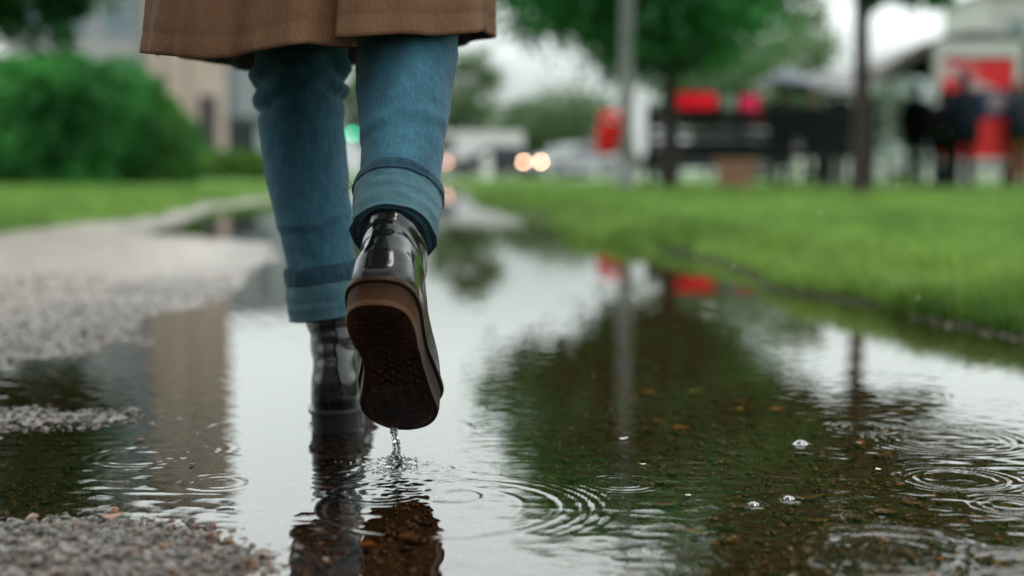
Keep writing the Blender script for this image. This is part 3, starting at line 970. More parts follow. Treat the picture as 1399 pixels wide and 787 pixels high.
def leg_grid(path, m, seed, knee_s, folds):
    C, Xv, Yv, T, a, b, th, q = path_loft(path, m)
    ct, st = np.cos(th), np.sin(th)
    calf = 1 + .05 * np.cos(th + np.pi / 2)[None]       # fuller at the back
    G = C[:, None] + Xv[:, None] * (a[:, None] * ct * calf)[..., None] + Yv[:, None] * (b[:, None] * st * calf)[..., None]
    nrm = Xv[:, None] * ct[None, :, None] + Yv[:, None] * st[None, :, None]
    qq = np.repeat(q[:, None], NS, 1); tt = np.repeat(th[None], m, 0)
    d = .0026 * fbm(np.cos(tt) * 1.5, np.sin(tt) * 1.5, qq * 16, seed=seed) + .0016 * (np.abs(fbm(np.cos(tt) * 1.3 + qq * 5, np.sin(tt) * 1.3, qq * 24, seed=seed + 4)) - .25) + .0010 * fbm(np.cos(tt) * 4, np.sin(tt) * 4, qq * 60, seed=seed + 1)
    for sc_, amp, wd, tilt, ph, rad in folds:
        zz = sc_ + tilt * np.cos(tt - ph) + .006 * fbm(np.cos(tt) * 2, np.sin(tt) * 2, seed=int(sc_ * 999))
        k = .35 + .65 * np.clip(np.cos(tt - rad) * .9 + .4, 0, 1)
        d = d + 1.35 * amp * k * (np.exp(-((qq - zz) / wd) ** 2) - .8 * np.exp(-((qq - zz + wd * 1.7) / (wd * .8)) ** 2))
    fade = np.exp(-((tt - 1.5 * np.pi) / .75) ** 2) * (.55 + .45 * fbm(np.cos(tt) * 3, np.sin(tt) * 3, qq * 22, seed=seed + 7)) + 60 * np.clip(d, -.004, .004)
    return G + nrm * d[..., None], C, nrm, q, fade

ML = Matrix.Translation((lh.x, lh.y, 0))
def R_(x, y, z): return MR @ Vector((x, y, z))
hipL, hipR = Vector((-.262, 1.665, .87)), Vector((-.098, 1.665, .87))
# right leg: ankle to hip
kneeR = R_(0, .058, .455)
pathR = [(R_(0, .067, .120), .0372, .0490), (R_(0, .066, .152), .0385, .0500), (R_(0, .062, .20), .0400, .051), (R_(0, .056, .235), .0425, .052), (R_(-.001, .050, .275), .0480, .057), (R_(-.002, .047, .315), .0515, .060),
         (R_(-.002, .048, .355), .0520, .0595), (R_(0, .054, .40), .0490, .057), (kneeR, .0500, .059), (kneeR.lerp(hipR, .2), .056, .064), (kneeR.lerp(hipR, .5), .068, .074), (hipR, .080, .088)]
GR, CR, NRm, qR, fdR = leg_grid(pathR, 300, 21, 0, [(.300, .0022, .008, .004, 0, -1.6), (.322, .0022, .008, -.006, .5, -1.6), (.270, .0016, .006, .012, 1.0, 3.0), (.285, .0018, .006, -.012, 2.0, 3.1), (.115, .0009, .007, .01, 0, -1.6)])
def Lp(px, py, Y): return at(px, py, Y)
pathL = [(Lp(450, 432, lh.y + .066), .0405, .0535), (Lp(445, 400, lh.y + .066), .0412, .0535), (Lp(438, 350, lh.y + .066), .0405, .0505), (Lp(428, 290, lh.y + .060), .0440, .053), (Lp(420, 235, 1.67), .0475, .0565), (Lp(414, 190, 1.67), .0495, .0585),
         (Lp(410, 145, 1.675), .0500, .058), (Lp(409, 110, 1.685), .0505, .057), (Lp(411, 75, 1.70), .0530, .058), (Lp(414, 45, 1.71), .056, .060), (Vector((-.255, 1.70, .62)), .066, .072), (hipL, .080, .088)]
GL, CL, NLm, qL, fdL = leg_grid(pathL, 300, 33, 0, [(.262, .0042, .0065, .008, 0.4, 0.3), (.275, .0040, .006, -.006, 0.2, 3.0), (.291, .0048, .0075, .006, 0, 0.0), (.312, .0040, .008, -.008, 0, -1.0), (.247, .0026, .007, .010, 3.0, 3.1), (.330, .003, .008, .0, 0, 3.1), (.12, .001, .006, .004, 0, -1.6)])
jm = MB(); jm.loft(list(GL)); jm.loft(list(GR))
# seat of the jeans
th = np.linspace(0, 2 * np.pi, 48, endpoint=False)
jm.loft([np.stack([-.18 + a_ * np.cos(th), 1.665 + b_ * np.sin(th), np.full(48, z_)], -1) for a_, b_, z_ in ((.10, .08, .80), (.155, .110, .85), (.165, .115, .92), (.150, .105, 1.0), (.140, .098, 1.06))])
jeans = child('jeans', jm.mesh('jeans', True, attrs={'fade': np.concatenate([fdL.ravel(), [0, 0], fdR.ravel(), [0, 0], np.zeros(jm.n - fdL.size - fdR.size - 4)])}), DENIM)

# turned-up cuffs ---------------------------------------------------
def cuff(G, C, nrm, q, s0, s1, band, seed, tilt):
    i0, i1 = np.searchsorted(q, s0), np.searchsorted(q, s1)
    rows = []; 
    ts = np.linspace(0, 1, 46)
    sq = s0 + (s1 - s0) * ts
    def row(s, off):
        i = np.interp(s, q, np.arange(len(q))); lo = int(i); fr = i - lo; lo = min(lo, len(q) - 2)
        g = G[lo] * (1 - fr) + G[lo + 1] * fr; n_ = nrm[lo] * (1 - fr) + nrm[lo + 1] * fr
        return g + n_ * off
    thh = np.linspace(0, 2 * np.pi, NS, endpoint=False)
    def wav(s, k=1.0): return k * (.0012 * fbm(np.cos(thh) * 2, np.sin(thh) * 2, np.full(NS, s * 45), seed=seed) + .0010 * fbm(np.cos(thh) * 1, np.sin(thh) * 1, np.full(NS, s * 110), seed=seed + 3))[:, None]
    n0 = nrm[i0]
    body = []
    # inner return, rolled lower edge, outer face
    body.append(row(s0 + .012, .0005)); body.append(row(s0 + .002, .0008))
    for a_ in np.linspace(-np.pi / 2, np.pi / 2, 7)[1:-1]:
        body.append(row(s0 - .0026 * math.cos(a_), .0030 + .0030 * math.sin(a_)) + nrm[i0] * wav(s0))
    for s in sq[:-8]:
        e = .0044 + .0012 * math.exp(-((s - s0 - .012) / .005) ** 2) + .0010 * math.exp(-((s - s0 - .028) / .007) ** 2)
        body.append(row(s, e) + nrm[i0] * wav(s))
    mb = MB(); mb.loft(body, cap=False)
    c = obj('cuff', mb.mesh('cuff', True), DENIM_IN, jeans)
    # doubled hem band along the top of the turn-up
    bnd = []
    sb = np.linspace(s1 - band, s1, 16)
    for k, s in enumerate(sb):
        pk = .0015 * fbm(np.cos(thh) * 14, np.sin(thh) * 14, np.full(NS, 3.1), seed=seed + 9) * math.sin(math.pi * k / 15)
        e = .0053 - .0015 * (2 * k / 15 - 1) ** 4
        bnd.append(row(s, e) + nrm[i0] * (wav(s) * .8 + pk[:, None]))
    bnd = [row(s1 - band + .0004, .0036)] + bnd + [row(s1 + .0004, .0040), row(s1 - .001, .0008)]
    mb = MB(); mb.loft(bnd, cap=False)
    obj('hem_band', mb.mesh('hem_band', True), DENIM_BAND, jeans)
    mb = MB()
    mb.tube(list(row(s1 - band * .80, .0056) + nrm[i0] * wav(s1)) + [(row(s1 - band * .80, .0056) + nrm[i0] * wav(s1))[0]], .0005, 5, cap=False)
    obj('hem_stitching', mb.mesh('hem_stitching', True), THREAD, jeans)

cuff(GR, CR, NRm, qR, .0015, .056, .0125, 61, 0)
cuff(GL, CL, NLm, qL, .0035, .064, .0235, 71, 0)
mb = MB()
g0 = np.array([at(487, 258, 1.285), at(485, 252, 1.284), at(486, 247, 1.284)])
for k in range(4):
    p0 = GR[int(np.searchsorted(qR, .058)), NS // 2] + np.array([-.007, 0, 0])
    mb.tube([p0, p0 + np.array([-.004 - .002 * k, -.002, .004 - .004 * k]), p0 + np.array([-.006 - .002 * k, -.002, .009 - .007 * k])], .00035, 4)
obj('loose_thread', mb.mesh('loose_thread', True), THREAD, jeans)

# coat ----------------------------------------------------------------
m, nt, out = new_mat('brown_coat_cloth'); N = NT(nt); co = N.coord('Object')
c = N.mix(N.ramp(N.noise(N.map(co, (420, 420, 130)), 1.0, 5, .65), [(.10, 0), (.95, 1)]), (.120, .060, .034), (.262, .146, .085))
c = N.mix(N.ramp(N.noise(co, 9, 4), [(.3, 0), (.75, .5)]), c, (.085, .043, .026))
c = N.mix(N.math('MULTIPLY', N.noise(co, 900, 2), .5), c, N.mix(1, c, (.72, .7, .68), 'MULTIPLY'))
nm = N.bump(N.noise(N.map(co, (700, 700, 350)), 1.0, 2), .18, .0005)
nm = N.bump(N.noise(N.map(co, (1, 1, .35)), 34, 4, .55), .40, .006, nm)
b = N.bsdf(c, .85, nm, out, Specular_IOR_Level=.08)
COAT = m
LINING = simple('dark_coat_lining', (.020, .014, .012), .7)

NC = 420
thc = np.linspace(0, 2 * np.pi, NC)              # 0 = the vent at the middle of the back, going round by the right side
levels = np.array([0, .006, .020, .023, .026, .06, .12, .22, .34, .48, .64, .80, .92, .97, 1.0, 1.03])
def coat_profile(z):
    zz = [.42, .60, .85, 1.05, 1.18, 1.30, 1.40, 1.45, 1.49]
    a_ = np.interp(z, zz, [.1815, .186, .188, .155, .158, .175, .165, .085, .060])
    b_ = np.interp(z, zz, [.266, .220, .155, .115, .120, .125, .095, .070, .058])
    cx = np.interp(z, zz, [-.214, -.205, -.190, -.185, -.185, -.185, -.185, -.185, -.185])
    cy = np.interp(z, zz, [1.640, 1.65, 1.655, 1.66, 1.66, 1.655, 1.65, 1.65, 1.65])
    return a_, b_, cx, cy
# hem height round the back, as the photo shows it: (angle from back, x px, y px)
hem_pts_x = [198, 240, 282, 320, 358, 426, 474]
hem_pts_y = [72, 77, 81, 76, 68.5, 59, 63]
hem_r_x = [474, 537, 583, 630, 668]
hem_r_y = [53, 47.5, 49.5, 46, 39]
a0, b0, cx0, cy0 = coat_profile(.43)
# the vent is left of the coat's middle line: turn the start angle to it
t_all = np.linspace(-.045, 2 * np.pi + .085, NC)
off = math.asin((at(474, 58, 1.43).x - cx0) / a0)
ang = t_all + off
def sq(ang_):
    r_ = (np.abs(np.sin(ang_)) ** 2.7 + np.abs(np.cos(ang_)) ** 2.7) ** (-1 / 2.7)
    return np.sin(ang_) * r_, np.cos(ang_) * r_
sx_, cy_ = sq(ang)
x = cx0 + a0 * sx_; y = cy0 - b0 * cy_
px = 699.5 + x / y * FPX
back = cy_ >= -.02
right = t_all < np.pi
py = np.where(right, np.interp(px, hem_r_x, hem_r_y), np.interp(px, hem_pts_x, hem_pts_y))
zb = np.array([at(p, q_, yy_).z for p, q_, yy_ in zip(px, py, y)])
zf = np.interp(sx_, [-1, -.6, 0, 1], [at(198, 72, cy0).z, at(320, 93, cy0 + .17).z, .440, at(668, 39, cy0).z])
HZ = np.where(back, zb, zf)
rows = []
heights = np.r_[0, .004, .010, .0195, .0215, .0235, np.linspace(.035, .30, 26), np.linspace(.33, 1.02, 22)]
for h in heights:
    z = HZ + h * (1.49 - HZ) / 1.02
    a_, b_, cx, cy = coat_profile(z)
    k = np.exp(-h / .42)
    fold = k * (.0075 * np.sin(7 * ang + .6) + .0055 * np.sin(13 * ang + 2.0 + 1.2 * h) + .0035 * np.sin(23 * ang + .5) + .002 * fbm(np.cos(ang) * 6, np.sin(ang) * 6, np.full(NC, h * 6), seed=4))
    fold = fold + .0012 * fbm(np.cos(ang) * 26, np.sin(ang) * 26, np.full(NC, h * 14), seed=14)
    fold = fold - (.0007 if .019 < h < .022 else 0) + (.0002 if h < .018 else 0)
    vent = sstep(.55, .30, h)
    fold = fold + .022 * np.exp(-((ang - .62) / .35) ** 2) * np.exp(-(h / .16) ** 2)
    tuck = -.010 * vent * sstep(.5, 0, 2 * np.pi + .085 - t_all) + .006 * vent * sstep(.35, 0, t_all + .045)
    ra = a_ + fold + tuck; rb = b_ + fold + tuck
    # the calf pushes the right back panel out a little
    qx, qy = sq(ang); e_ = np.clip(h / .5, 0, 1)
    qx = qx * (1 - e_) + np.sin(ang) * e_; qy = qy * (1 - e_) + np.cos(ang) * e_
    rows.append(np.stack([cx + ra * qx, cy - rb * qy, z], -1))
G = np.array(rows)
V = G.reshape(-1, 3)
me = mesh_np('coat', V, grid_faces(len(rows), NC), True)
coat = child('coat', me, [COAT, LINING])
so = coat.modifiers.new('thickness', 'SOLIDIFY'); so.thickness = .0032; so.offset = -1; so.material_offset = 1; so.material_offset_rim = 0
# sleeves
mb = MB()
for sgn in (-1, 1):
    sh = Vector((-.185 + sgn * .155, 1.65, 1.385)); el = Vector((-.185 + sgn * .235, 1.62, 1.11)); wr = Vector((-.185 + sgn * .215, 1.76, .93))
    mb.tube([sh + Vector((-sgn * .06, 0, .03)), sh, sh.lerp(el, .5), el, el.lerp(wr, .5), wr], [.062, .075, .064, .058, .052, .048], 20)
mb2 = mb.mesh('sleeve', True)
child('sleeves', mb2, COAT, coat); coat.children[0].matrix_basis = Matrix.Identity(4)
mb = MB()
mb.lathe([(.060, 1.455), (.066, 1.47), (.062, 1.50), (.066, 1.505), (.078, 1.475), (.084, 1.445)], (-.185, 1.65, 0), 28, cap=False)
o = obj('collar', mb.mesh('collar', True), COAT, coat)

# body: one continuous figure inside the clothes ------------------------
SKIN = simple('skin', (.50, .30, .21), .5, .08, 30)
HAIR = simple('brown_hair', (.045, .025, .015), .45, .3, 90, .5)
def body_mesh(name, J, k=1.0, sub=2, fingers=True, legk=1.0):
    """J: dict of joints; radii scale with k. One skinned surface with five-fingered hands and a face."""
    V, E, Rr = [], [], []
    def v(p, r): V.append(Vector(p)); Rr.append(r * k if not isinstance(r, tuple) else (r[0] * k, r[1] * k)); return len(V) - 1
    def chain(a, pts):
        for p, r in pts:
            b_ = v(p, r); E.append((a, b_)); a = b_
        return a
    pel = v(J['pelvis'], (.125, .095))
    chest = chain(pel, [(J['pelvis'].lerp(J['neck'], .3), (.105, .085)), (J['pelvis'].lerp(J['neck'], .68), (.125, .095))])
    nk = chain(chest, [(J['pelvis'].lerp(J['neck'], .9), (.075, .065)), (J['neck'], .050)])
    hd = J['head']; fw = J['face'].normalized(); upv = (hd - J['neck']).normalized()
    h1 = chain(nk, [(hd - upv * .065 * k + fw * .012 * k, (.060, .066)), (hd + fw * .004 * k, (.074, .088)), (hd + upv * .065 * k - fw * .008 * k, (.066, .078)), (hd + upv * .098 * k - fw * .012 * k, .03)])
    chain(h1 - 2, [(hd - upv * .012 * k + fw * .100 * k, .012)])                 # nose
    for s in ('L', 'R'):
        chain(pel, [(J['hip' + s], .085 * legk), (J['hip' + s].lerp(J['knee' + s], .5), .070 * legk), (J['knee' + s], .050 * legk), (J['knee' + s].lerp(J['ankle' + s], .35), .047 * legk), (J['ankle' + s], .032 * legk), (J['toe' + s].lerp(J['ankle' + s], .45), .032 * legk), (J['toe' + s], .022 * legk)])
        wr = chain(chest, [(J['sh' + s], .055), (J['sh' + s].lerp(J['el' + s], .5), .044), (J['el' + s], .036), (J['el' + s].lerp(J['wr' + s], .4), .034), (J['wr' + s], .024)])
        d = (J['wr' + s] - J['el' + s]).normalized(); sd_ = d.cross(Vector((0, 1, .3))).normalized(); nn = d.cross(sd_)
        pm = chain(wr, [(V[wr] + d * .045 * k, (.030, .016))])
        if fingers:
            for q_, (of, ln) in enumerate(((-.027, .060), (-.009, .072), (.009, .068), (.026, .052))):
                b0_ = V[pm] + d * .028 * k + sd_ * of * k
                chain(pm, [(b0_, .0095), (b0_ + d * ln * .5 * k + nn * .006 * k, .0085), (b0_ + d * ln * .9 * k + nn * .022 * k, .007)])
            chain(pm, [(V[wr] + d * .035 * k - sd_ * .040 * k, .011), (V[wr] + d * .070 * k - sd_ * .055 * k + nn * .01 * k, .009)])
    return skin_mesh(name, V, E, Rr, 0, sub)

aR = R_(0, .065, .10); aL = Vector(CL[0]) + Vector((.004, 0, -.04))
J = dict(pelvis=Vector((-.18, 1.665, .93)), neck=Vector((-.185, 1.66, 1.47)), head=Vector((-.185, 1.675, 1.585)), face=Vector((0, 1, -.1)),
         hipL=hipL, hipR=hipR, kneeL=Vector(pathL[8][0]), kneeR=kneeR, ankleL=aL, ankleR=aR, toeL=MLb @ Vector((0, .19, .055)), toeR=R_(0, .21, .045),
         shL=Vector((-.335, 1.655, 1.385)), shR=Vector((-.035, 1.655, 1.385)), elL=Vector((-.415, 1.625, 1.11)), elR=Vector((.045, 1.625, 1.11)), wrL=Vector((-.40, 1.77, .91)), wrR=Vector((.03, 1.77, .91)))
# slimmer limbs than the clothes over them
bme = body_mesh('body', J, .86, legk=.66)
child('body', bme, SKIN)
mb = MB()
rg = []
for z_, r_, dy_ in ((1.36, .070, -.055), (1.42, .085, -.050), (1.50, .088, -.035), (1.56, .098, -.022), (1.62, .100, -.014), (1.66, .088, -.010), (1.69, .058, -.008), (1.705, .015, -.006)):
    rg.append([(-.185 + r_ * .92 * math.cos(t) * (1 + .02 * math.sin(9 * t)), 1.665 + dy_ + r_ * (.95 if math.sin(t) < 0 else (.62 if z_ > 1.6 else .15)) * math.sin(t), z_) for t in np.linspace(0, 2 * np.pi, 40, endpoint=False)])
mb.loft(rg); child('hair', mb.mesh('hair', True), HAIR)
# ------------------------------------------------------------------ paths and road behind the lawn
def flat(name, poly, z, mat):
    bm = bmesh.new()
    f = bm.faces.new([bm.verts.new((p[0], p[1], z)) for p in poly])
    bmesh.ops.triangulate(bm, faces=[f])
    me = bpy.data.meshes.new(name); bm.to_mesh(me); bm.free()
    return tag(obj(name, me, mat), kind='structure')

def paving(name, a, b, rough0, rough1, scale):
    m, nt, out = new_mat(name); N = NT(nt); co = N.coord('Object')
    c = N.mix(N.ramp(N.noise(co, scale, 5), [(.3, 0), (.7, 1)]), a, b)
    c = N.mix(N.math('MULTIPLY', N.voro(co, 90), .35), c, N.mix(1, c, (.5, .5, .5), 'MULTIPLY'))
    N.bsdf(c, N.ramp(N.noise(co, scale * .5, 4), [(.35, rough0), (.65, rough1)]), N.bump(N.noise(co, 60, 3), .08, .004), out)
    return m

PAVE = paving('wet_pavement', (.30, .29, .27), (.42, .41, .39), .12, .45, .8)
ROAD = paving('wet_asphalt', (.07, .07, .072), (.12, .12, .12), .10, .40, .5)
TAN = paving('tan_kerb_strip', (.22, .17, .12), (.30, .24, .18), .4, .7, 1.5)
CROSS = paving('pale_cross_path', (.26, .24, .22), (.36, .34, .31), .15, .45, .8)
flat('pavement', [(4.6, 19.0), (3.6, 26), (3.6, 33), (2.2, 52), (2.2, 57.6), (90, 57.6), (90, 15.4), (5.6, 16.2)], .066, PAVE)
flat('kerb_strip', [(4.2, 17.9), (4.62, 19.2), (5.66, 16.45), (90, 15.6), (90, 14.4), (5.3, 15.2)], .062, TAN)
flat('road', [(-120, 58), (120, 58), (120, 73), (-120, 73)], .058, ROAD)
flat('far_pavement', [(-120, 73.2), (120, 73.2), (120, 79), (-120, 79)], .070, PAVE)
flat('cross_path', [(-12, 25.0), (-2.4, 24.2), (-1.6, 26.0), (-1.4, 29.5), (-12, 30.5)], .064, CROSS)

# ------------------------------------------------------------------ shared materials of the street
STEEL = simple('grey_painted_steel', (.24, .25, .25), .4, .1, 6)
PALE_STEEL = simple('pale_aluminium', (.58, .59, .58), .35, .06, 4)
BLACK_PAINT = simple('black_paint', (.007, .009, .011), .55, .3, 5, spec=.25)
RED = simple('red_enamel', (.80, .006, .012), .35, .06, 3)
RED_GLOW = simple('glowing_red_board', (.85, .006, .03), .35, .06, 3, Emission_Color=(.9, .004, .03, 1), Emission_Strength=.45)  # faint emission added so the board's red comes out brighter
PINK = simple('glowing_pinkish_board', (.80, .035, .13), .4, .06, 3, Emission_Color=(.9, .02, .12, 1), Emission_Strength=.35)  # glows a little too, emission added to brighten the pinkish board
GLASSD = simple('dark_window_glass', (.03, .04, .045), .06, .2, 2, spec=.8)
WHITE = simple('white_paint', (.78, .78, .76), .35, .05, 3)
SILVER = simple('silver_car_paint', (.34, .36, .37), .25, .06, 3, metallic=.4)
DARKCAR = simple('dark_grey_car_paint', (.035, .040, .046), .22, .1, 3)
TYRE = simple('tyre_rubber', (.015, .015, .015), .7, .2, 20)
RIM = simple('wheel_rim', (.35, .35, .36), .3, .1, 5, metallic=.8)
WARM = emit('warm_headlight', (1.0, .56, .33), 34)
WARM_DIM = emit('dim_warm_lamp', (1.0, .34, .22), 22)
GREEN_L = emit('green_signal', (.02, .85, .45), 9)
LAMPG = simple('lamp_glass', (.55, .55, .52), .2)
TAIL = simple('tail_lamp', (.30, .01, .01), .2)

# ------------------------------------------------------------------ lamp post with a litter bin
Yp = 18.5
p = at(855, 240, Yp)
lp = empty('lamp_post', (p.x, Yp, 0), 'grey lamp post standing on the lawn in front of the tree, red bin on it', 'lamp post')
mb = MB(); mb.lathe([(.13, .0), (.13, .30), (.105, .36), (.10, .5)], n=20); mb.build('base', STEEL, lp, True)
mb = MB(); mb.lathe([(.098, .4), (.088, 2.6), (.066, 5.4)], n=20); mb.build('pole', STEEL, lp, True)
mb = MB(); mb.tube([(0, 0, 5.35), (.05, 0, 5.6), (.3, 0, 5.78), (.9, 0, 5.86)], .035, 10); mb.build('arm', STEEL, lp, True)
mb = MB(); mb.loft([[(x_, y_ * s, z_) for y_, z_ in ((-.13, 5.86), (-.06, 5.93), (.06, 5.93), (.13, 5.86), (.10, 5.81), (-.10, 5.81))] for x_, s in ((.8, .6), (.95, 1), (1.35, 1), (1.5, .6))]); mb.build('lamp_head', STEEL, lp, True)
mb = MB(); mb.box((.05, -.104, .62), (.10, .012, .28), bev=.004); mb.build('service_door', STEEL, lp)
b_ = at(831, 183, Yp - .05)
bn = empty('litter_bin', (b_.x, Yp - .05, b_.z), 'rounded red litter bin hung on the grey lamp post', 'litter bin', rotz=R(8))
tilt = Matrix.Rotation(R(8), 3, 'Y')
mb = MB(); mb.lathe([(.0, -.27), (.11, -.26), (.135, -.22), (.155, .10), (.158, .14), (.15, .145), (.14, .10), (.12, -.2), (0, -.21)], n=22, rot=tilt, cap=False); mb.build('bin_body', RED, bn, True)
mb = MB(); mb.lathe([(.162, .20), (.165, .215), (.14, .26), (.07, .29), (0, .295)], n=22, rot=tilt, cap=False); mb.build('hood', RED, bn, True)
for a_ in (40, 140, 220, 320):
    mb = MB(); mb.tube([tilt @ Vector((.148 * math.cos(R(a_)), .148 * math.sin(R(a_)), .12)), tilt @ Vector((.15 * math.cos(R(a_)), .15 * math.sin(R(a_)), .22))], .012, 6)
    mb.build('hood_bracket', BLACK_PAINT, bn, True)
mb = MB(); mb.box((.14, 0, .02), (.10, .05, .25), bev=.008); mb.build('mounting_plate', BLACK_PAINT, bn)

# ------------------------------------------------------------------ black slatted railing with boards
Yr = 20.6
xl, xr = at(884, 200, Yr).x, at(1197, 200, Yr).x
rl = empty('slatted_railing', ((xl + xr) / 2, Yr, .05), 'long black railing of wide horizontal slats on the pavement edge', 'railing')
W = xr - xl
def rz(py): return at(900, py, Yr).z - .05
for py, h in ((154, .15), (171, .09), (184, .08), (197, .08), (211, .12)):
    mb = MB(); mb.box((0, 0, rz(py)), (W, .05, h), bev=.008); mb.build('slat', BLACK_PAINT, rl)
for py, h in ((163, .05), (178, .045), (190, .045), (204, .045)):
    mb = MB(); mb.box((W * .27, .045, rz(py)) if py in (178, 190) else (0, .045, rz(py)), (W * .46 if py in (178, 190) else W * .98, .03, h), bev=.006); mb.build('filler_slat', BLACK_PAINT, rl)
for px, wd in ((888, .10), (1010, .07), (1060, .11), (1128, .07), (1192, .10)):
    mb = MB(); mb.box((at(px, 200, Yr).x - rl.location.x, .045, rz(158) / 2 + .08), (wd, .06, rz(150) + .10), bev=.01); mb.build('post', BLACK_PAINT, rl)
def board(px0, px1, py0, py1, mat, label, name='sign_board', face=None):
    a_, c_ = at(px0, py0, Yr - .06), at(px1, py1, Yr - .06)
    o = empty(name, ((a_.x + c_.x) / 2, Yr - .02, (a_.z + c_.z) / 2), label, 'sign', 'coloured boards along the railing')
    mb = MB(); mb.box((0, 0, 0), (abs(c_.x - a_.x), .04, abs(a_.z - c_.z)), bev=.012); mb.build('frame', BLACK_PAINT if face else mat, o)
    mb = MB(); mb.box((0, -.026, 0), (abs(c_.x - a_.x) - .05, .012, abs(a_.z - c_.z) - .05), bev=.003); mb.build('panel', face or mat, o)
    mb = MB(); mb.box((0, .035, 0), (.05, .03, abs(a_.z - c_.z) + .12)); mb.build('bracket', BLACK_PAINT, o)
board(905, 981, 125, 150, RED, 'bright red board at the left end of the black railing', face=RED_GLOW)
board(984, 1008, 128, 151, PALE_STEEL, 'pale grey board between the red and the pinkish boards on the railing', face=PALE_STEEL)
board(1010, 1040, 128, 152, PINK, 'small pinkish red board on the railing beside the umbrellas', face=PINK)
board(1022, 1046, 157, 168, RED, 'little dark red board low on the railing slats', face=simple('dull_red', (.28, .01, .03), .5))
pl = at(1004, 262, 19.6)
pt = empty('planter', (pl.x, 19.6, .05), 'pinkish terracotta planter box in front of the railing', 'planter')
TERRA = simple('terracotta', (.40, .20, .15), .8, .15, 6)
mb = MB(); mb.loft([[(sx * w_, sy * w_ * .8, z_) for sx, sy in ((-1, -1), (1, -1), (1, 1), (-1, 1))] for z_, w_ in ((0, .20), (.36, .25), (.36, .275), (.43, .28), (.43, .25), (.38, .24))]); mb.build('pot', TERRA, pt)
mb = MB(); mb.loft([[(sx * .24, sy * .19, z_) for sx, sy in ((-1, -1), (1, -1), (1, 1), (-1, 1))] for z_ in (.30, .40)]); mb.build('soil', simple('potting_soil', (.03, .02, .015), .9), pt)

# ------------------------------------------------------------------ people
CLOTH = dict(navy=simple('navy_cloth', (.008, .013, .022), .9, .2, 6, spec=.1), black=simple('black_cloth', (.007, .008, .010), .9, .2, 6, spec=.1), grey=simple('grey_cloth', (.06, .065, .07), .8, .2, 6),
             denim=simple('dark_denim_cloth', (.03, .045, .07), .85, .2, 9), rust=simple('rust_cloth', (.22, .075, .035), .85, .2, 9), slate=simple('slate_cloth', (.022, .030, .042), .9, .2, 6, spec=.1))
SHOE = simple('dark_shoe', (.012, .011, .011), .4, .2, 8)

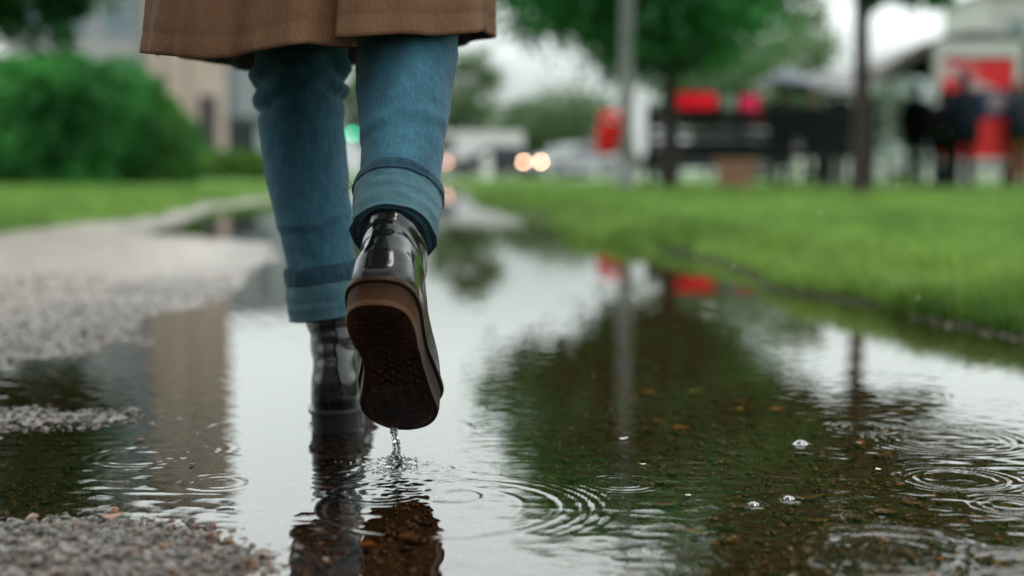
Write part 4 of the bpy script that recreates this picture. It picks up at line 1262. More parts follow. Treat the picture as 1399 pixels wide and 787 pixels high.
def pedestrian(px, base_py, Y, height, top, legs, label, rot=0, pose='stand', hood=False, hair=HAIR, coat_len=.52, arm=None):
    p = at(px, base_py, Y)
    t = empty('person', (p.x, Y, .068), label, 'person', rotz=rot)
    k = height / 1.72
    def v(x, y, z): return Vector((x * k, y * k, z * k))
    st = .16 if pose == 'walk' else .03
    J = dict(pelvis=v(0, 0, .95), neck=v(0, -.01, 1.47), head=v(0, -.03, 1.61), face=Vector((0, -1, -.05)),
             hipL=v(.085, 0, .90), hipR=v(-.085, 0, .90), kneeL=v(.10, -.04 - st * .5, .49), kneeR=v(-.10, -.03 + st * .3, .49), ankleL=v(.10, -st, .085), ankleR=v(-.10, st, .085),
             toeL=v(.12, -.17 - st, .03), toeR=v(-.12, -.17 + st, .03), shL=v(.17, 0, 1.39), shR=v(-.17, 0, 1.39), elL=v(.235, .03, 1.12), elR=v(-.235, .03, 1.12), wrL=v(.22, -.08, .90), wrR=v(-.22, -.08, .90))
    if arm == 'up':
        J['elR'] = v(-.23, -.12, 1.17); J['wrR'] = v(-.12, -.27, 1.33)
    obj('body', body_mesh('body', J, k, 1), SKIN, t)
    # trousers
    mb = MB()
    th = np.linspace(0, 2 * np.pi, 18, endpoint=False)
    for s in 'LR':
        mb.tube([J['hip' + s] + v(0, 0, .04), J['hip' + s].lerp(J['knee' + s], .4), J['knee' + s], J['knee' + s].lerp(J['ankle' + s], .45), J['ankle' + s] + v(0, 0, .02), J['ankle' + s] - v(0, 0, .03)], [.105 * k, .092 * k, .070 * k, .068 * k, .058 * k, .060 * k], 16)
    mb.lathe([(.10 * k, .84 * k), (.155 * k, .90 * k), (.15 * k, 1.02 * k)], n=18)
    obj('trousers', mb.mesh('trousers', True), CLOTH[legs], t)
    # jacket with sleeves
    mb = MB(); rr = []
    for z, a_, b_ in ((1.40 - coat_len - .1, .25, .20), (1.05, .225, .18), (1.15, .22, .17), (1.28, .23, .165), (1.38, .195, .125), (1.43, .10, .085), (1.49, .075, .075)):
        rr.append(np.stack([a_ * k * np.cos(th) * (1 + .02 * np.sin(5 * th)), b_ * k * np.sin(th) - .005, np.full(18, z * k)], -1))
    mb.loft(rr)
    for s in 'LR':
        mb.tube([J['sh' + s].lerp(Vector((0, 0, J['sh' + s].z)), .3), J['sh' + s], J['sh' + s].lerp(J['el' + s], .5), J['el' + s], J['el' + s].lerp(J['wr' + s], .9)], [.07 * k, .082 * k, .068 * k, .060 * k, .048 * k], 14)
    obj('jacket', mb.mesh('jacket', True), CLOTH[top], t)
    for s in 'LR':
        mb = MB(); a_ = J['ankle' + s]; d = (J['toe' + s] - a_); d.z = 0
        mb.loft([[a_ + d * f_ + Vector((w_ * k * math.cos(q), 0, -a_.z + zc * k + h_ * k * math.sin(q))) for q in np.linspace(0, 2 * np.pi, 12, endpoint=False)] for f_, w_, zc, h_ in ((-.42, .02, .045, .03), (-.3, .040, .055, .05), (.1, .044, .055, .054), (.6, .052, .038, .038), (1.1, .045, .032, .030), (1.3, .015, .025, .015))])
        obj('shoe', mb.mesh('shoe', True), SHOE, t)
    mb = MB(); rg = []
    for z, r, dy in ((-.09, .075, .045), (-.02, .090, .030), (.05, .100, .016), (.09, .090, .010), (.118, .05, .008), (.125, .01, .008)):
        rg.append([J['head'] + v(r * .9 * math.cos(q), dy + r * (1.0 if math.sin(q) > 0 else (.5 if z < .04 else .9)) * math.sin(q), z) for q in np.linspace(0, 2 * np.pi, 18, endpoint=False)])
    mb.loft(rg)
    obj('hood' if hood else 'hair', mb.mesh('hair', True), CLOTH[top] if hood else hair, t)
    return t, J, k

def umbrella(hand, top_off, radius, mat, label, lean=(0, 0)):
    t = empty('umbrella', hand, label, 'umbrella', 'umbrellas held by the people waiting')
    up = Vector((lean[0], lean[1], 1)).normalized()
    L = top_off
    q = up.to_track_quat('Z', 'Y').to_matrix()
    mb = MB(); mb.tube([up * -.08, up * (L + .06)], .008, 8); mb.build('shaft', BLACK_PAINT, t, True)
    mb = MB(); mb.tube([up * -.16, up * -.06], .016, 8); mb.build('handle', BLACK_PAINT, t, True)
    mb = MB(); n = 48; prof = []
    for f_ in np.linspace(0, 1, 12):
        zz = L - radius * .42 * f_ ** 1.8
        prof.append([q @ Vector((radius * f_ * math.cos(a) * (1 - .07 * f_ * abs(math.sin(4 * a))), radius * f_ * math.sin(a) * (1 - .07 * f_ * abs(math.sin(4 * a))), zz - .03 * f_ * f_ * (1 - abs(math.sin(4 * a))))) for a in np.linspace(0, 2 * np.pi, n, endpoint=False)])
    mb.loft(prof, cap=False); mb.build('canopy', mat, t, True)
    for i in range(8):
        a = i * math.pi / 4
        mb = MB(); mb.tube([q @ Vector((0, 0, L - .30)), q @ Vector((radius * .5 * math.cos(a), radius * .5 * math.sin(a), L - radius * .14))], .004, 5); mb.build('stretcher', STEEL, t, True)
    return t

UMB_A = simple('grey_blue_nylon', (.20, .23, .29), .5, .1, 4)
UMB_B = simple('mid_grey_nylon', (.19, .19, .20), .5, .1, 4)
UMB_C = simple('navy_nylon', (.030, .055, .11), .5, .1, 4)

Yq = 22.0
def hand_of(t, J, k):
    rot = Matrix.Rotation(t.rotation_euler.z, 3, 'Z')
    return Vector(t.location) + rot @ (J['wrR'] + Vector((0, -.03, .06)) * k)
t, J, k = pedestrian(1066, 262, Yq, 1.56, 'navy', 'denim', 'person in navy jacket and jeans under the grey blue umbrella behind the railing', rot=R(20), arm='up')
umbrella(hand_of(t, J, k), .50, .46, UMB_A, 'small grey blue umbrella over the person behind the middle of the railing')
t, J, k = pedestrian(1142, 264, Yq + .3, 1.60, 'black', 'slate', 'person in black jacket under the wide mid grey umbrella, next to the thin tree', rot=R(-25), arm='up')
umbrella(hand_of(t, J, k), .48, .78, UMB_B, 'wide mid grey umbrella rising behind the thin tree trunk', (.05, 0))
pedestrian(1108, 260, Yq + 1.2, 1.5, 'black', 'navy', 'person in black standing between the two umbrellas behind the railing', rot=R(10), hood=True)
pedestrian(1250, 258, 22.6, 1.62, 'black', 'black', 'slim person all in black standing left of the bus stop poster', rot=R(170))
t, J, k = pedestrian(1314, 266, 20.6, 1.66, 'navy', 'navy', 'person in dark navy coat standing in front of the red poster', rot=R(185), coat_len=.62, hood=True)
pedestrian(1285, 266, 20.9, 1.42, 'black', 'slate', 'shorter person in black beside the one in navy at the poster', rot=R(160), coat_len=.66, hood=True)
pedestrian(1394, 264, 21.2, 1.60, 'slate', 'rust', 'person in slate jacket and rust brown trousers at the right edge of the shelter', rot=R(200), hair=simple('ginger_hair', (.20, .08, .03), .5))
tp, Jp, kp = t, J, k

# ------------------------------------------------------------------ bus shelter with its poster case
Ys = 21.8
def sxx(px): return at(px, 150, Ys).x
cx = sxx(1322)
bs = empty('bus_shelter', (cx, Ys, .06), 'bus shelter with a curved grey roof and glass walls', 'bus shelter')
def sz(py): return at(1320, py, Ys).z - .06
hw = sxx(1440) - cx
rings_ = []
for y_ in (-.35, 4.0):
    top_, bot_ = [], []
    for f_ in np.linspace(-1, 1, 21):
        z_ = sz(96) + (sz(50) - sz(96)) * (1 - f_ * f_)
        top_.append((f_ * hw, y_, z_ + .05)); bot_.append((f_ * hw, y_, z_ - .15))
    rings_.append(top_ + bot_[::-1])
mb = MB(); mb.loft(rings_); mb.build('roof', simple('shelter_roof', (.075, .065, .055), .5, .1), bs, False)
mb = MB()
for f_ in (-.86, .86):
    z_ = sz(96) + (sz(50) - sz(96)) * (1 - f_ * f_)
    for y_ in (.25, 3.7):
        m2 = MB(); m2.box((f_ * hw, y_, z_ / 2), (.08, .08, z_), bev=.01); m2.build('post', PALE_STEEL, bs)
m, nt, out = new_mat('shelter_glass'); N = NT(nt)
g_ = N.n('ShaderNodeBsdfGlossy'); g_.inputs['Roughness'].default_value = .05
tr = N.n('ShaderNodeBsdfTransparent'); tr.inputs[0].default_value = (.80, .86, .85, 1)
fr = N.n('ShaderNodeFresnel'); fr.inputs[0].default_value = 1.5
mx = N.n('ShaderNodeMixShader'); N.set(mx.inputs[0], N.math('ADD', fr.outputs[0], N.math('MULTIPLY', N.noise(N.coord('Object'), 3), .06)))
nt.links.new(tr.outputs[0], mx.inputs[1]); nt.links.new(g_.outputs[0], mx.inputs[2]); nt.links.new(mx.outputs[0], out.inputs[0])
SGLASS = m
m2 = MB(); m2.box((.84 * hw, 2.0, 1.15), (.012, 3.3, 1.7)); m2.build('glass_wall', SGLASS, bs)
m2 = MB(); m2.box((0, 3.72, 1.15), (hw * 1.62, .012, 1.7)); m2.build('glass_wall', SGLASS, bs)
m2 = MB(); m2.box((.05, 3.3, .46), (hw * 1.3, .36, .05), bev=.01); m2.box((-.7, 3.3, .22), (.06, .25, .44)); m2.box((.7, 3.3, .22), (.06, .25, .44)); m2.build('bench', simple('wood_slats', (.22, .13, .07), .6, .2, 12), bs)

pc = empty('poster_case', (sxx(1321), Ys - .42, .06), 'pale framed poster case with a red, white and navy poster at the bus stop', 'poster case')
fw = sxx(1381) - sxx(1263)
def fz(py): return at(1320, py, Ys - .42).z - .06
z0_, z1_ = fz(226), fz(58)
for nm_, c_, d_ in (('frame', (-fw / 2 + .06, 0, (z0_ + z1_) / 2), (.12, .16, z1_ - z0_)), ('frame', (fw / 2 - .06, 0, (z0_ + z1_) / 2), (.12, .16, z1_ - z0_)),
                    ('frame', (0, 0, z1_ - .11), (fw - .245, .155, .22)), ('frame', (0, 0, z0_ + .05), (fw - .245, .155, .10))):
    m2 = MB(); m2.box(c_, d_, bev=.012); m2.build(nm_, PALE_STEEL, pc)
for s in (-1, 1):
    m2 = MB(); m2.box((s * fw * .36, 0, z0_ / 2), (.10, .10, z0_), bev=.01); m2.build('leg', BLACK_PAINT, pc)
m, nt, out = new_mat('poster_print'); N = NT(nt)
co = N.coord('Generated'); s3 = N.n('ShaderNodeSeparateXYZ'); N.set(s3.inputs[0], co)
X_, Z_ = s3.outputs[0], s3.outputs[2]
redc = N.mix(N.noise(co, 3, 2), (.70, .008, .016), (.82, .020, .028))
# a slanted white band, a navy block and a pale disc
dl = N.math('ADD', Z_, N.math('MULTIPLY', X_, .35))
band = N.math('MULTIPLY', N.math('GREATER_THAN', dl, .84), N.math('LESS_THAN', dl, .96))
word = N.math('MULTIPLY', N.math('MULTIPLY', N.math('GREATER_THAN', Z_, .86), N.math('LESS_THAN', Z_, .95)), N.math('MULTIPLY', N.math('LESS_THAN', X_, .52), N.math('GREATER_THAN', N.wave(N.map(co, (1, 0, 0)), 4.0), .35)))
c1 = N.mix(N.math('MULTIPLY', band, .75), redc, (.50, .50, .52))
c1 = N.mix(N.math('MULTIPLY', word, .45), c1, (.7, .6, .6))
blk = N.math('MULTIPLY', N.math('MULTIPLY', N.math('GREATER_THAN', Z_, .40), N.math('LESS_THAN', Z_, .68)), N.math('GREATER_THAN', X_, .50))
c1 = N.mix(blk, c1, (.018, .040, .11))
dx = N.math('SUBTRACT', X_, .78); dz = N.math('SUBTRACT', Z_, .56)
rr = N.math('SQRT', N.math('ADD', N.math('MULTIPLY', dx, dx), N.math('MULTIPLY', N.math('MULTIPLY', dz, dz), 2.4)))
c1 = N.mix(N.math('LESS_THAN', rr, .13), c1, (.34, .25, .26))
N.bsdf(c1, .3, None, out)
m2 = MB(); m2.box((0, -.02, (z0_ + z1_) / 2 - .06), (fw - .25, .05, z1_ - z0_ - .335)); m2.build('poster', m, pc)

# ------------------------------------------------------------------ vehicles
def car(name, loc, rotz, paint, label, L=4.3, Wd=1.75, kind='car', lamp=LAMPG, group='cars on the road behind the lawn', dead=()):
    t = empty(name, loc, label, 'van' if kind == 'van' else 'car', group, rotz)
    if kind == 'van':
        prof = [(-.5, .35), (.5, .35), (.5, .80), (.47, 1.00), (.36, 1.18), (.26, 1.95), (.20, 2.16), (-.48, 2.20), (-.5, 2.1)]
        glass = [(.335, 1.22), (.255, 1.90), (.12, 1.90), (.12, 1.22)]
    else:
        prof = [(-.5, .45), (-.47, .32), (.46, .30), (.5, .42), (.495, .62), (.46, .74), (.24, .88), (.09, 1.36), (-.05, 1.43), (-.24, 1.40), (-.38, 1.10), (-.48, 1.02), (-.5, .8)]
        glass = [(.20, .92), (.075, 1.33), (-.04, 1.38), (-.23, 1.34), (-.34, 1.06), (-.30, .94)]
    mb = MB()
    top = max(p[1] for p in prof)
    def ring(s): 
        out_ = []
        for x_, z_ in prof:
            tum = 1 - (.16 if kind == 'car' else .07) * max(0, (z_ - .85)) / (top - .85)
            out_.append((x_ * L * (1 - .012 * (abs(s) > .97)), s * Wd / 2 * tum, z_))
        return out_
    mb.loft([ring(s) for s in (-1, -.95, -.5, 0, .5, .95, 1)])
    o = mb.build('body', paint, t, False)
    for s in (-1, 1):
        mb = MB(); pts = []
        for x_, z_ in glass:
            tum = 1 - (.16 if kind == 'car' else .07) * max(0, (z_ - .85)) / (top - .85)
            pts.append((x_ * L, s * (Wd / 2 * tum + .006), z_))
        mb.add(pts, None, [(0, i, i + 1) for i in range(1, len(pts) - 1)]); mb.build('side_window', GLASSD, t)
    a_, c_ = ((.355, 1.22), (.265, 1.92)) if kind == 'van' else ((.225, .92), (.098, 1.33))
    mb = MB(); n_ = .03
    mb.add([(a_[0] * L + n_, -.72 * Wd / 2, a_[1]), (a_[0] * L + n_, .72 * Wd / 2, a_[1]), (c_[0] * L + n_, .64 * Wd / 2, c_[1]), (c_[0] * L + n_, -.64 * Wd / 2, c_[1])], [(0, 1, 2, 3)]); mb.build('windscreen', GLASSD, t)
    for x_ in (-.30, .31):
        for s in (-1, 1):
            rot = Matrix.Rotation(R(90), 3, 'X')
            mb = MB(); mb.lathe([(.20, -.10), (.30, -.105), (.325, -.07), (.325, .07), (.30, .105), (.20, .10)], (x_ * L, s * (Wd / 2 - .09), .325), 24, rot, cap=False); wl = mb.build('wheel', TYRE, t, True)
            mb = MB(); mb.lathe([(0, -.08), (.2, -.09), (.21, 0), (.2, .09), (0, .08)], (x_ * L, s * (Wd / 2 - .09), .325), 24, rot, cap=False); mb.build('rim', RIM, wl, True)
    zl = .66 if kind == 'car' else .78
    for i, s in enumerate((-1, 1)):
        mb = MB(); mb.sphere((.488 * L, s * Wd * .37, zl), (.06, .10, .07), 12, 8); mb.build('headlight', LAMPG if i in dead else lamp, t, True)
        mb = MB(); mb.box((-.497 * L, s * Wd * .40, .85), (.05, .22, .14), bev=.01); mb.build('tail_light', TAIL, t)
        mb = MB(); mb.sphere((.15 * L, s * (Wd / 2 + .07), 1.0), (.06, .09, .07), 10, 6); mb.build('mirror', paint, t, True)
    mb = MB(); mb.box((.497 * L, 0, .42), (.04, Wd * .6, .12), bev=.01); mb.build('grille', BLACK_PAINT, t)
    return t

# silver car turning towards us: its headlights show as two warm discs
c_ = at(727, 226, 61.0)
hd_ = R(-90 - 57)      # heading: to the left of the picture and a little towards us
fwd = Vector((math.cos(hd_), math.sin(hd_), 0))
car('parked_car', (c_.x - fwd.x * 2.1, 61.0 - fwd.y * 2.1, .06), hd_, SILVER, 'silver grey car with two glowing warm headlights beyond the lawn', lamp=WARM)
c_ = at(612, 223, 64.0)
car('parked_car', (c_.x + 2.05, 64.2, .06), R(183), DARKCAR, 'dark car with one dim reddish headlight in front of the white van', lamp=WARM_DIM, dead=(0,))
c_ = at(640, 210, 70.0)
car('delivery_van', (c_.x, 70.3, .06), R(180), WHITE, 'white van standing on the road behind the dark car', L=5.4, Wd=2.0, kind='van')
c_ = at(826, 210, 66.0)
car('parked_car', (c_.x, 66.5, .06), R(175), DARKCAR, 'dark grey car farther back behind the lamp post')
c_ = at(975, 220, 40.0)
car('parked_car', (c_.x, 40.0, .07), R(178), DARKCAR, 'dark car seen through the slats of the black railing', L=4.2)
c_ = at(1180, 220, 44.0)
car('parked_car', (c_.x, 44.0, .07), R(2), WHITE, 'white car parked beyond the thin tree and the shelter', L=4.3)

b_ = at(665, 240, 50.0)
bo = empty('bollard', (b_.x, 50.0, .05), 'short white bollard at the far end of the lawn', 'bollard')
mb = MB(); mb.lathe([(.16, 0), (.16, .75), (.14, .82), (.08, .88), (0, .9)], n=18); mb.build('post', WHITE, bo, True)
mb = MB(); mb.lathe([(.164, .55), (.164, .66)], n=18, cap=False); mb.build('band', STEEL, bo, True)

t_ = at(482, 183, 76.0)
tl = empty('traffic_light', (t_.x, 76.0, .07), 'traffic light showing green, seen between the two legs', 'traffic light')
mb = MB(); mb.tube([(0, 0, 0), (0, 0, 2.0)], .06, 10); mb.build('pole', STEEL, tl, True)
mb = MB(); mb.box((0, 0, t_.z + .25), (.34, .26, 1.05), bev=.03); mb.build('housing', BLACK_PAINT, tl)
for i, mt in enumerate((GREEN_L, GLASSD, GLASSD)):
    mb = MB(); mb.lathe([(0, .03), (.11, .0), (.125, -.03)], (0, -.145, t_.z - .07 + .32 * i), 18, Matrix.Rotation(R(90), 3, 'X'), cap=False); mb.build('lens', mt, tl, True)

# ------------------------------------------------------------------ buildings
def facade_mat(name, a, b, rough=.8):
    m, nt, out = new_mat(name); N = NT(nt); co = N.coord('Object')
    c = N.mix(N.ramp(N.noise(co, .5, 5), [(.3, 0), (.7, 1)]), a, b)
    c = N.mix(N.ramp(N.noise(N.map(co, (3, 3, .15)), 1.0, 4), [(.45, 0), (.8, .35)]), c, N.mix(1, c, (.6, .58, .55), 'MULTIPLY'))
    N.bsdf(c, rough, N.bump(N.noise(co, 6, 4), .1, .02), out)
    return m
BEIGE = facade_mat('beige_render', (.42, .34, .28), (.52, .43, .36))
PALEB = facade_mat('pale_render', (.48, .48, .46), (.58, .58, .56))
GLASSB = simple('blue_grey_glazing', (.20, .26, .30), .12, .1, .4, spec=.7)
WFR = simple('window_frame', (.40, .40, .39), .5)

def building(name, cx, Y, w, h, dep, wall, label, nx, nz, wsize, z_first=1.2, rot=0, glass=GLASSD, roofc=STEEL):
    t = empty(name, (cx, Y, .05), label, 'building', rotz=rot)
    mb = MB(); mb.box((0, dep / 2, h / 2), (w, dep, h)); mb.build('wall', wall, t)
    mb = MB(); mb.box((0, dep / 2, h + .15), (w + .4, dep + .4, .3)); mb.build('roof', roofc, t)
    for i in range(nx):
        for j in range(nz):
            x_ = (i + .5) / nx * w - w / 2; z_ = z_first + (j + .5) * (h - z_first - .6) / nz
            mb = MB()
            ww, wh = wsize
            for c_, d_ in (((-ww / 2, 0), (.09, wh + .18)), ((ww / 2, 0), (.09, wh + .18)), ((0, wh / 2), (ww - .09, .09)), ((0, -wh / 2), (ww - .09, .09)), ((0, 0), (.05, wh - .09))):
                mb.box((x_ + c_[0], -.03, z_ + c_[1]), (d_[0], .10, d_[1]))
            fo = mb.build('window', WFR, t)
            mb = MB(); mb.box((x_, -.012, z_), (ww - .09, .03, wh - .09)); mb.build('pane', glass, fo)
    return t

xa, xb = at(190, 100, 78).x, at(298, 100, 78).x
t = empty('office_building', ((xa + xb) / 2, 80, .05), 'tall beige building behind the hedge with a glazed part on its left', 'building', rotz=R(13.5))
wb = xb - xa
mb = MB(); mb.box((0, 6, 9.4), (wb, 12, 18.8)); mb.build('wall', BEIGE, t)
mb = MB(); mb.box((0, 6, 18.95), (wb + .4, 12.4, .3)); mb.build('roof', STEEL, t)
mb = MB()
for x_ in (-.30, .02): mb.box((wb * x_, -.03, 9.2), (.10, .08, 18.2))
mb.build('joint', simple('joint_grey', (.24, .20, .17), .8), t)
mb = MB(); mb.box((wb * .26, -.05, 2.4), (wb * .22, .16, 4.2)); mb.build('doorway', simple('dark_doorway', (.05, .045, .045), .4), t)
wl_ = 7.5
mb = MB(); mb.box((-wb / 2 - wl_ / 2, 6.6, 9.2), (wl_, 12, 18.4)); mb.build('wall', facade_mat('grey_wing_render', (.33, .34, .34), (.42, .42, .42)), t)
for j in range(5):
    z_ = 2.0 + j * 3.4
    for i in range(3):
        x_ = -wb / 2 - .35 - (i + .5) * (wl_ - .5) / 3
        mb = MB()
        for c_, d_ in (((-1.0, 0), (.12, 2.3)), ((1.0, 0), (.12, 2.3)), ((0, 1.1), (1.88, .12)), ((0, -1.1), (1.88, .12)), ((0, .3), (1.88, .06))): mb.box((x_ + c_[0], .58, z_ + c_[1]), (d_[0], .10, d_[1]))
        fo = mb.build('window', WFR, t)
        mb = MB(); mb.box((x_, .59, z_), (1.88, .03, 2.08)); mb.build('pane', GLASSB, fo)
xa2, xb2 = at(299, 100, 88).x, at(372, 100, 88).x
t = building('glass_building', (xa2 + xb2) / 2 + 1.0, 88, xb2 - xa2 + 2, 8.2, 10, facade_mat('blue_grey_cladding', (.40, .47, .52), (.50, .57, .62), .4), 'low blue grey glazed building right of the beige one', 3, 2, (1.3, 2.4), 2.9, rot=R(12), glass=GLASSB)
mb = MB(); mb.box((-1.4, -.06, 1.9), (2.0, .2, 3.4)); mb.build('doorway', GLASSD, t)
xa3, xb3 = at(1205, 100, 90).x, at(1262, 100, 90).x
building('shop_building', (xa3 + xb3) / 2, 92, xb3 - xa3, 6.4, 8, PALEB, 'low pale building between the thin tree and the bus shelter', 2, 2, (.9, 1.0))
xa4 = at(1362, 60, 95).x
building('apartment_building', xa4 + 6, 97, 12, 12.2, 10, PALEB, 'pale apartment block rising behind the bus shelter', 3, 3, (1.3, 1.3), glass=GLASSB)
xa5, xb5 = at(600, 100, 120).x, at(700, 100, 120).x
building('far_building', (xa5 + xb5) / 2 - 1, 122, 9, 5.6, 8, PALEB, 'distant pale low building behind the white van', 4, 1, (1.0, 1.2))
# ------------------------------------------------------------------ foliage
def leaf_cloud(C, S, tone, size, seed, flat_=.0):
    """C leaf centres, size per leaf; each a pointed quad of two triangles"""
    g = np.random.default_rng(seed)
    n = len(C)
    a = g.normal(size=(n, 3)); a[:, 2] -= flat_; a /= np.linalg.norm(a, axis=1)[:, None]
    b = np.cross(a, g.normal(size=(n, 3))); b /= np.linalg.norm(b, axis=1)[:, None]
    s = (size * g.uniform(.6, 1.3, n))[:, None]
    V = np.stack([C - a * s, C + b * s * .45, C + a * s, C - b * s * .45], 1)
    F = (np.arange(n) * 4)[:, None] + np.array([[0, 1, 2, 3]])
    return V.reshape(-1, 3), F, np.repeat(tone, 4)

def clump_crown(center, rad, n_cl, per, cl_r, seed, bias=.45, lo=-1.0):
    g = np.random.default_rng(seed)
    P = []
    while len(P) < n_cl:
        d = g.normal(size=3); d /= np.linalg.norm(d)
        r = g.uniform(bias, 1.0) ** .6
        if d[2] * r < lo: continue
        P.append(d * r * np.array(rad) * (1 + .12 * g.normal()))
    P = np.array(P) + np.array(center)
    C, T = [], []
    for p in P:
        rr = cl_r * g.uniform(.6, 1.35)
        k = int(per * g.uniform(.6, 1.4))
        q = g.normal(size=(k, 3)) * rr * np.array([.62, .62, .45])
        C.append(p + q)
        base = g.uniform(-.05, .95)
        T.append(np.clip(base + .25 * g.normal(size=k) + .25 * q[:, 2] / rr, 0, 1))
    return np.concatenate(C), np.concatenate(T), P

BARK = simple('wet_bark', (.040, .028, .022), .75, .35, 14, .6)
BARK_R = simple('reddish_wet_bark', (.034, .019, .014), .75, .35, 14, .6)

def tree(name, base, trunk_h, trunk_r, center, rad, n_cl, per, cl_r, leaf, mat, label, seed, bark=BARK, lo=-1.0, group='street trees', lean=(0, 0), extra=()):
    t = empty(name, base, label, 'tree', group)
    g = np.random.default_rng(seed + 900)
    c = Vector(center)
    C, T, P = clump_crown(center, rad, n_cl, per, cl_r, seed, lo=lo)
    for e in extra:
        C2, T2, P2 = clump_crown(*e); C = np.concatenate([C, C2]); T = np.concatenate([T, T2])
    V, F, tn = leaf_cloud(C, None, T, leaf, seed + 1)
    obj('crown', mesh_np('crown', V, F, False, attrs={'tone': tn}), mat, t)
    mb = MB()
    top = Vector((lean[0], lean[1], trunk_h))
    pts = [Vector((0, 0, -.05)), Vector((0, 0, .08)), top * .35 + Vector((.02, 0, 0)), top * .7, top, top.lerp(c, .5), c + Vector((0, 0, rad[2] * .5))]
    mb.tube(pts, [trunk_r * 1.5, trunk_r * 1.1, trunk_r, trunk_r * .9, trunk_r * .8, trunk_r * .5, trunk_r * .12], 12)
    obj('trunk', mb.mesh('trunk', True), bark, t)
    for i in range(9):
        p = Vector(P[int(g.integers(0, len(P)))]); f_ = g.uniform(0, .6); s0 = top.lerp(c, f_)
        mid = s0.lerp(p, .5) + Vector((0, 0, -.08 * (p - s0).length))
        m2 = MB(); m2.tube([s0, mid, p], [trunk_r * .42, trunk_r * .28, trunk_r * .08], 7)
        obj('limb', m2.mesh('limb', True), bark, t)
    return t

DARKLEAF = leaf_mat('dark_green_leaves', (.008, .070, .028), (.080, .36, .100), .30, .45)
MIDLEAF = leaf_mat('mid_green_leaves', (.010, .060, .020), (.035, .150, .035), .35, .5)
MISTLEAF = leaf_mat('misty_green_leaves', (.09, .17, .085), (.17, .26, .13), .30, .7)  # distance haze is put into the leaf colour as paler greens
HEDGELEAF = leaf_mat('hedge_leaves', (.008, .075, .025), (.090, .38, .085), .30, .5)
FRESH = leaf_mat('fresh_shrub_leaves', (.045, .14, .025), (.13, .26, .05), .35, .6)

# round tree left of the railing
Yt = 20.2
p = at(914, 262, Yt)
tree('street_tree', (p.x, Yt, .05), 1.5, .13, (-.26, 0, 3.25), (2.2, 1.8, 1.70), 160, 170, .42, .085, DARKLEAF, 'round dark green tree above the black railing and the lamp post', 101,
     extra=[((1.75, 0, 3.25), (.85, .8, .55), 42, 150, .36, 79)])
# thin tree on the lawn
Yt = 14.6
p = at(1172, 274, Yt)
tree('thin_tree', (p.x, Yt, .05), 2.9, .08, (.35, .1, 3.95), (2.2, 1.7, 1.55), 170, 170, .36, .075, DARKLEAF, 'thin tree with a slender brown trunk standing alone on the right lawn', 131, bark=BARK_R,
     extra=[((.46, -.1, 2.06), (.42, .3, .13), 9, 60, .14, 77)])
# overhanging tree at the left edge
p = at(-70, 200, 13.5)
tree('leafy_tree', (p.x - .1, 13.5, .05), 2.2, .12, (.25, 0, 2.75), (1.25, 1.2, 1.25), 80, 110, .27, .075, MIDLEAF, 'leafy tree hanging over the top left corner in front of the hedge', 151, group=None,
     extra=[((1.05, -.2, 1.95), (.55, .4, .50), 26, 60, .17, 78)])
# misty trees far behind
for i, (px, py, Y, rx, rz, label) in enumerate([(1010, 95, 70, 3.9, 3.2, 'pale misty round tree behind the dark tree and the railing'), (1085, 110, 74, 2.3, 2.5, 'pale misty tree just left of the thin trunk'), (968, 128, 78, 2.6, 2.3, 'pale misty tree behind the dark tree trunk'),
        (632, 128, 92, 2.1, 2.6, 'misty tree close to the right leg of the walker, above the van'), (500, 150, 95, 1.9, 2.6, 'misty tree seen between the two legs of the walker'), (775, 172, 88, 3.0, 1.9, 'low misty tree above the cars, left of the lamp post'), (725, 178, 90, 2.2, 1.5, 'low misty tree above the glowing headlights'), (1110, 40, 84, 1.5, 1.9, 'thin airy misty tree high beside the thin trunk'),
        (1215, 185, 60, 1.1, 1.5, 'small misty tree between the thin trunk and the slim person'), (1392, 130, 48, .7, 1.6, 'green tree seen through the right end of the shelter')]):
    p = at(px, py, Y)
    tree('distant_tree', (p.x, Y, .05), max(.8, p.z - rz * .8), .14, (0, 0, p.z), (rx, rx * .8, rz), 46 if i != 7 else 26, 80 if i != 7 else 40, rx * .30, .20, MISTLEAF if i < 9 else MIDLEAF, label, 200 + i * 7, group='misty trees beyond the road')

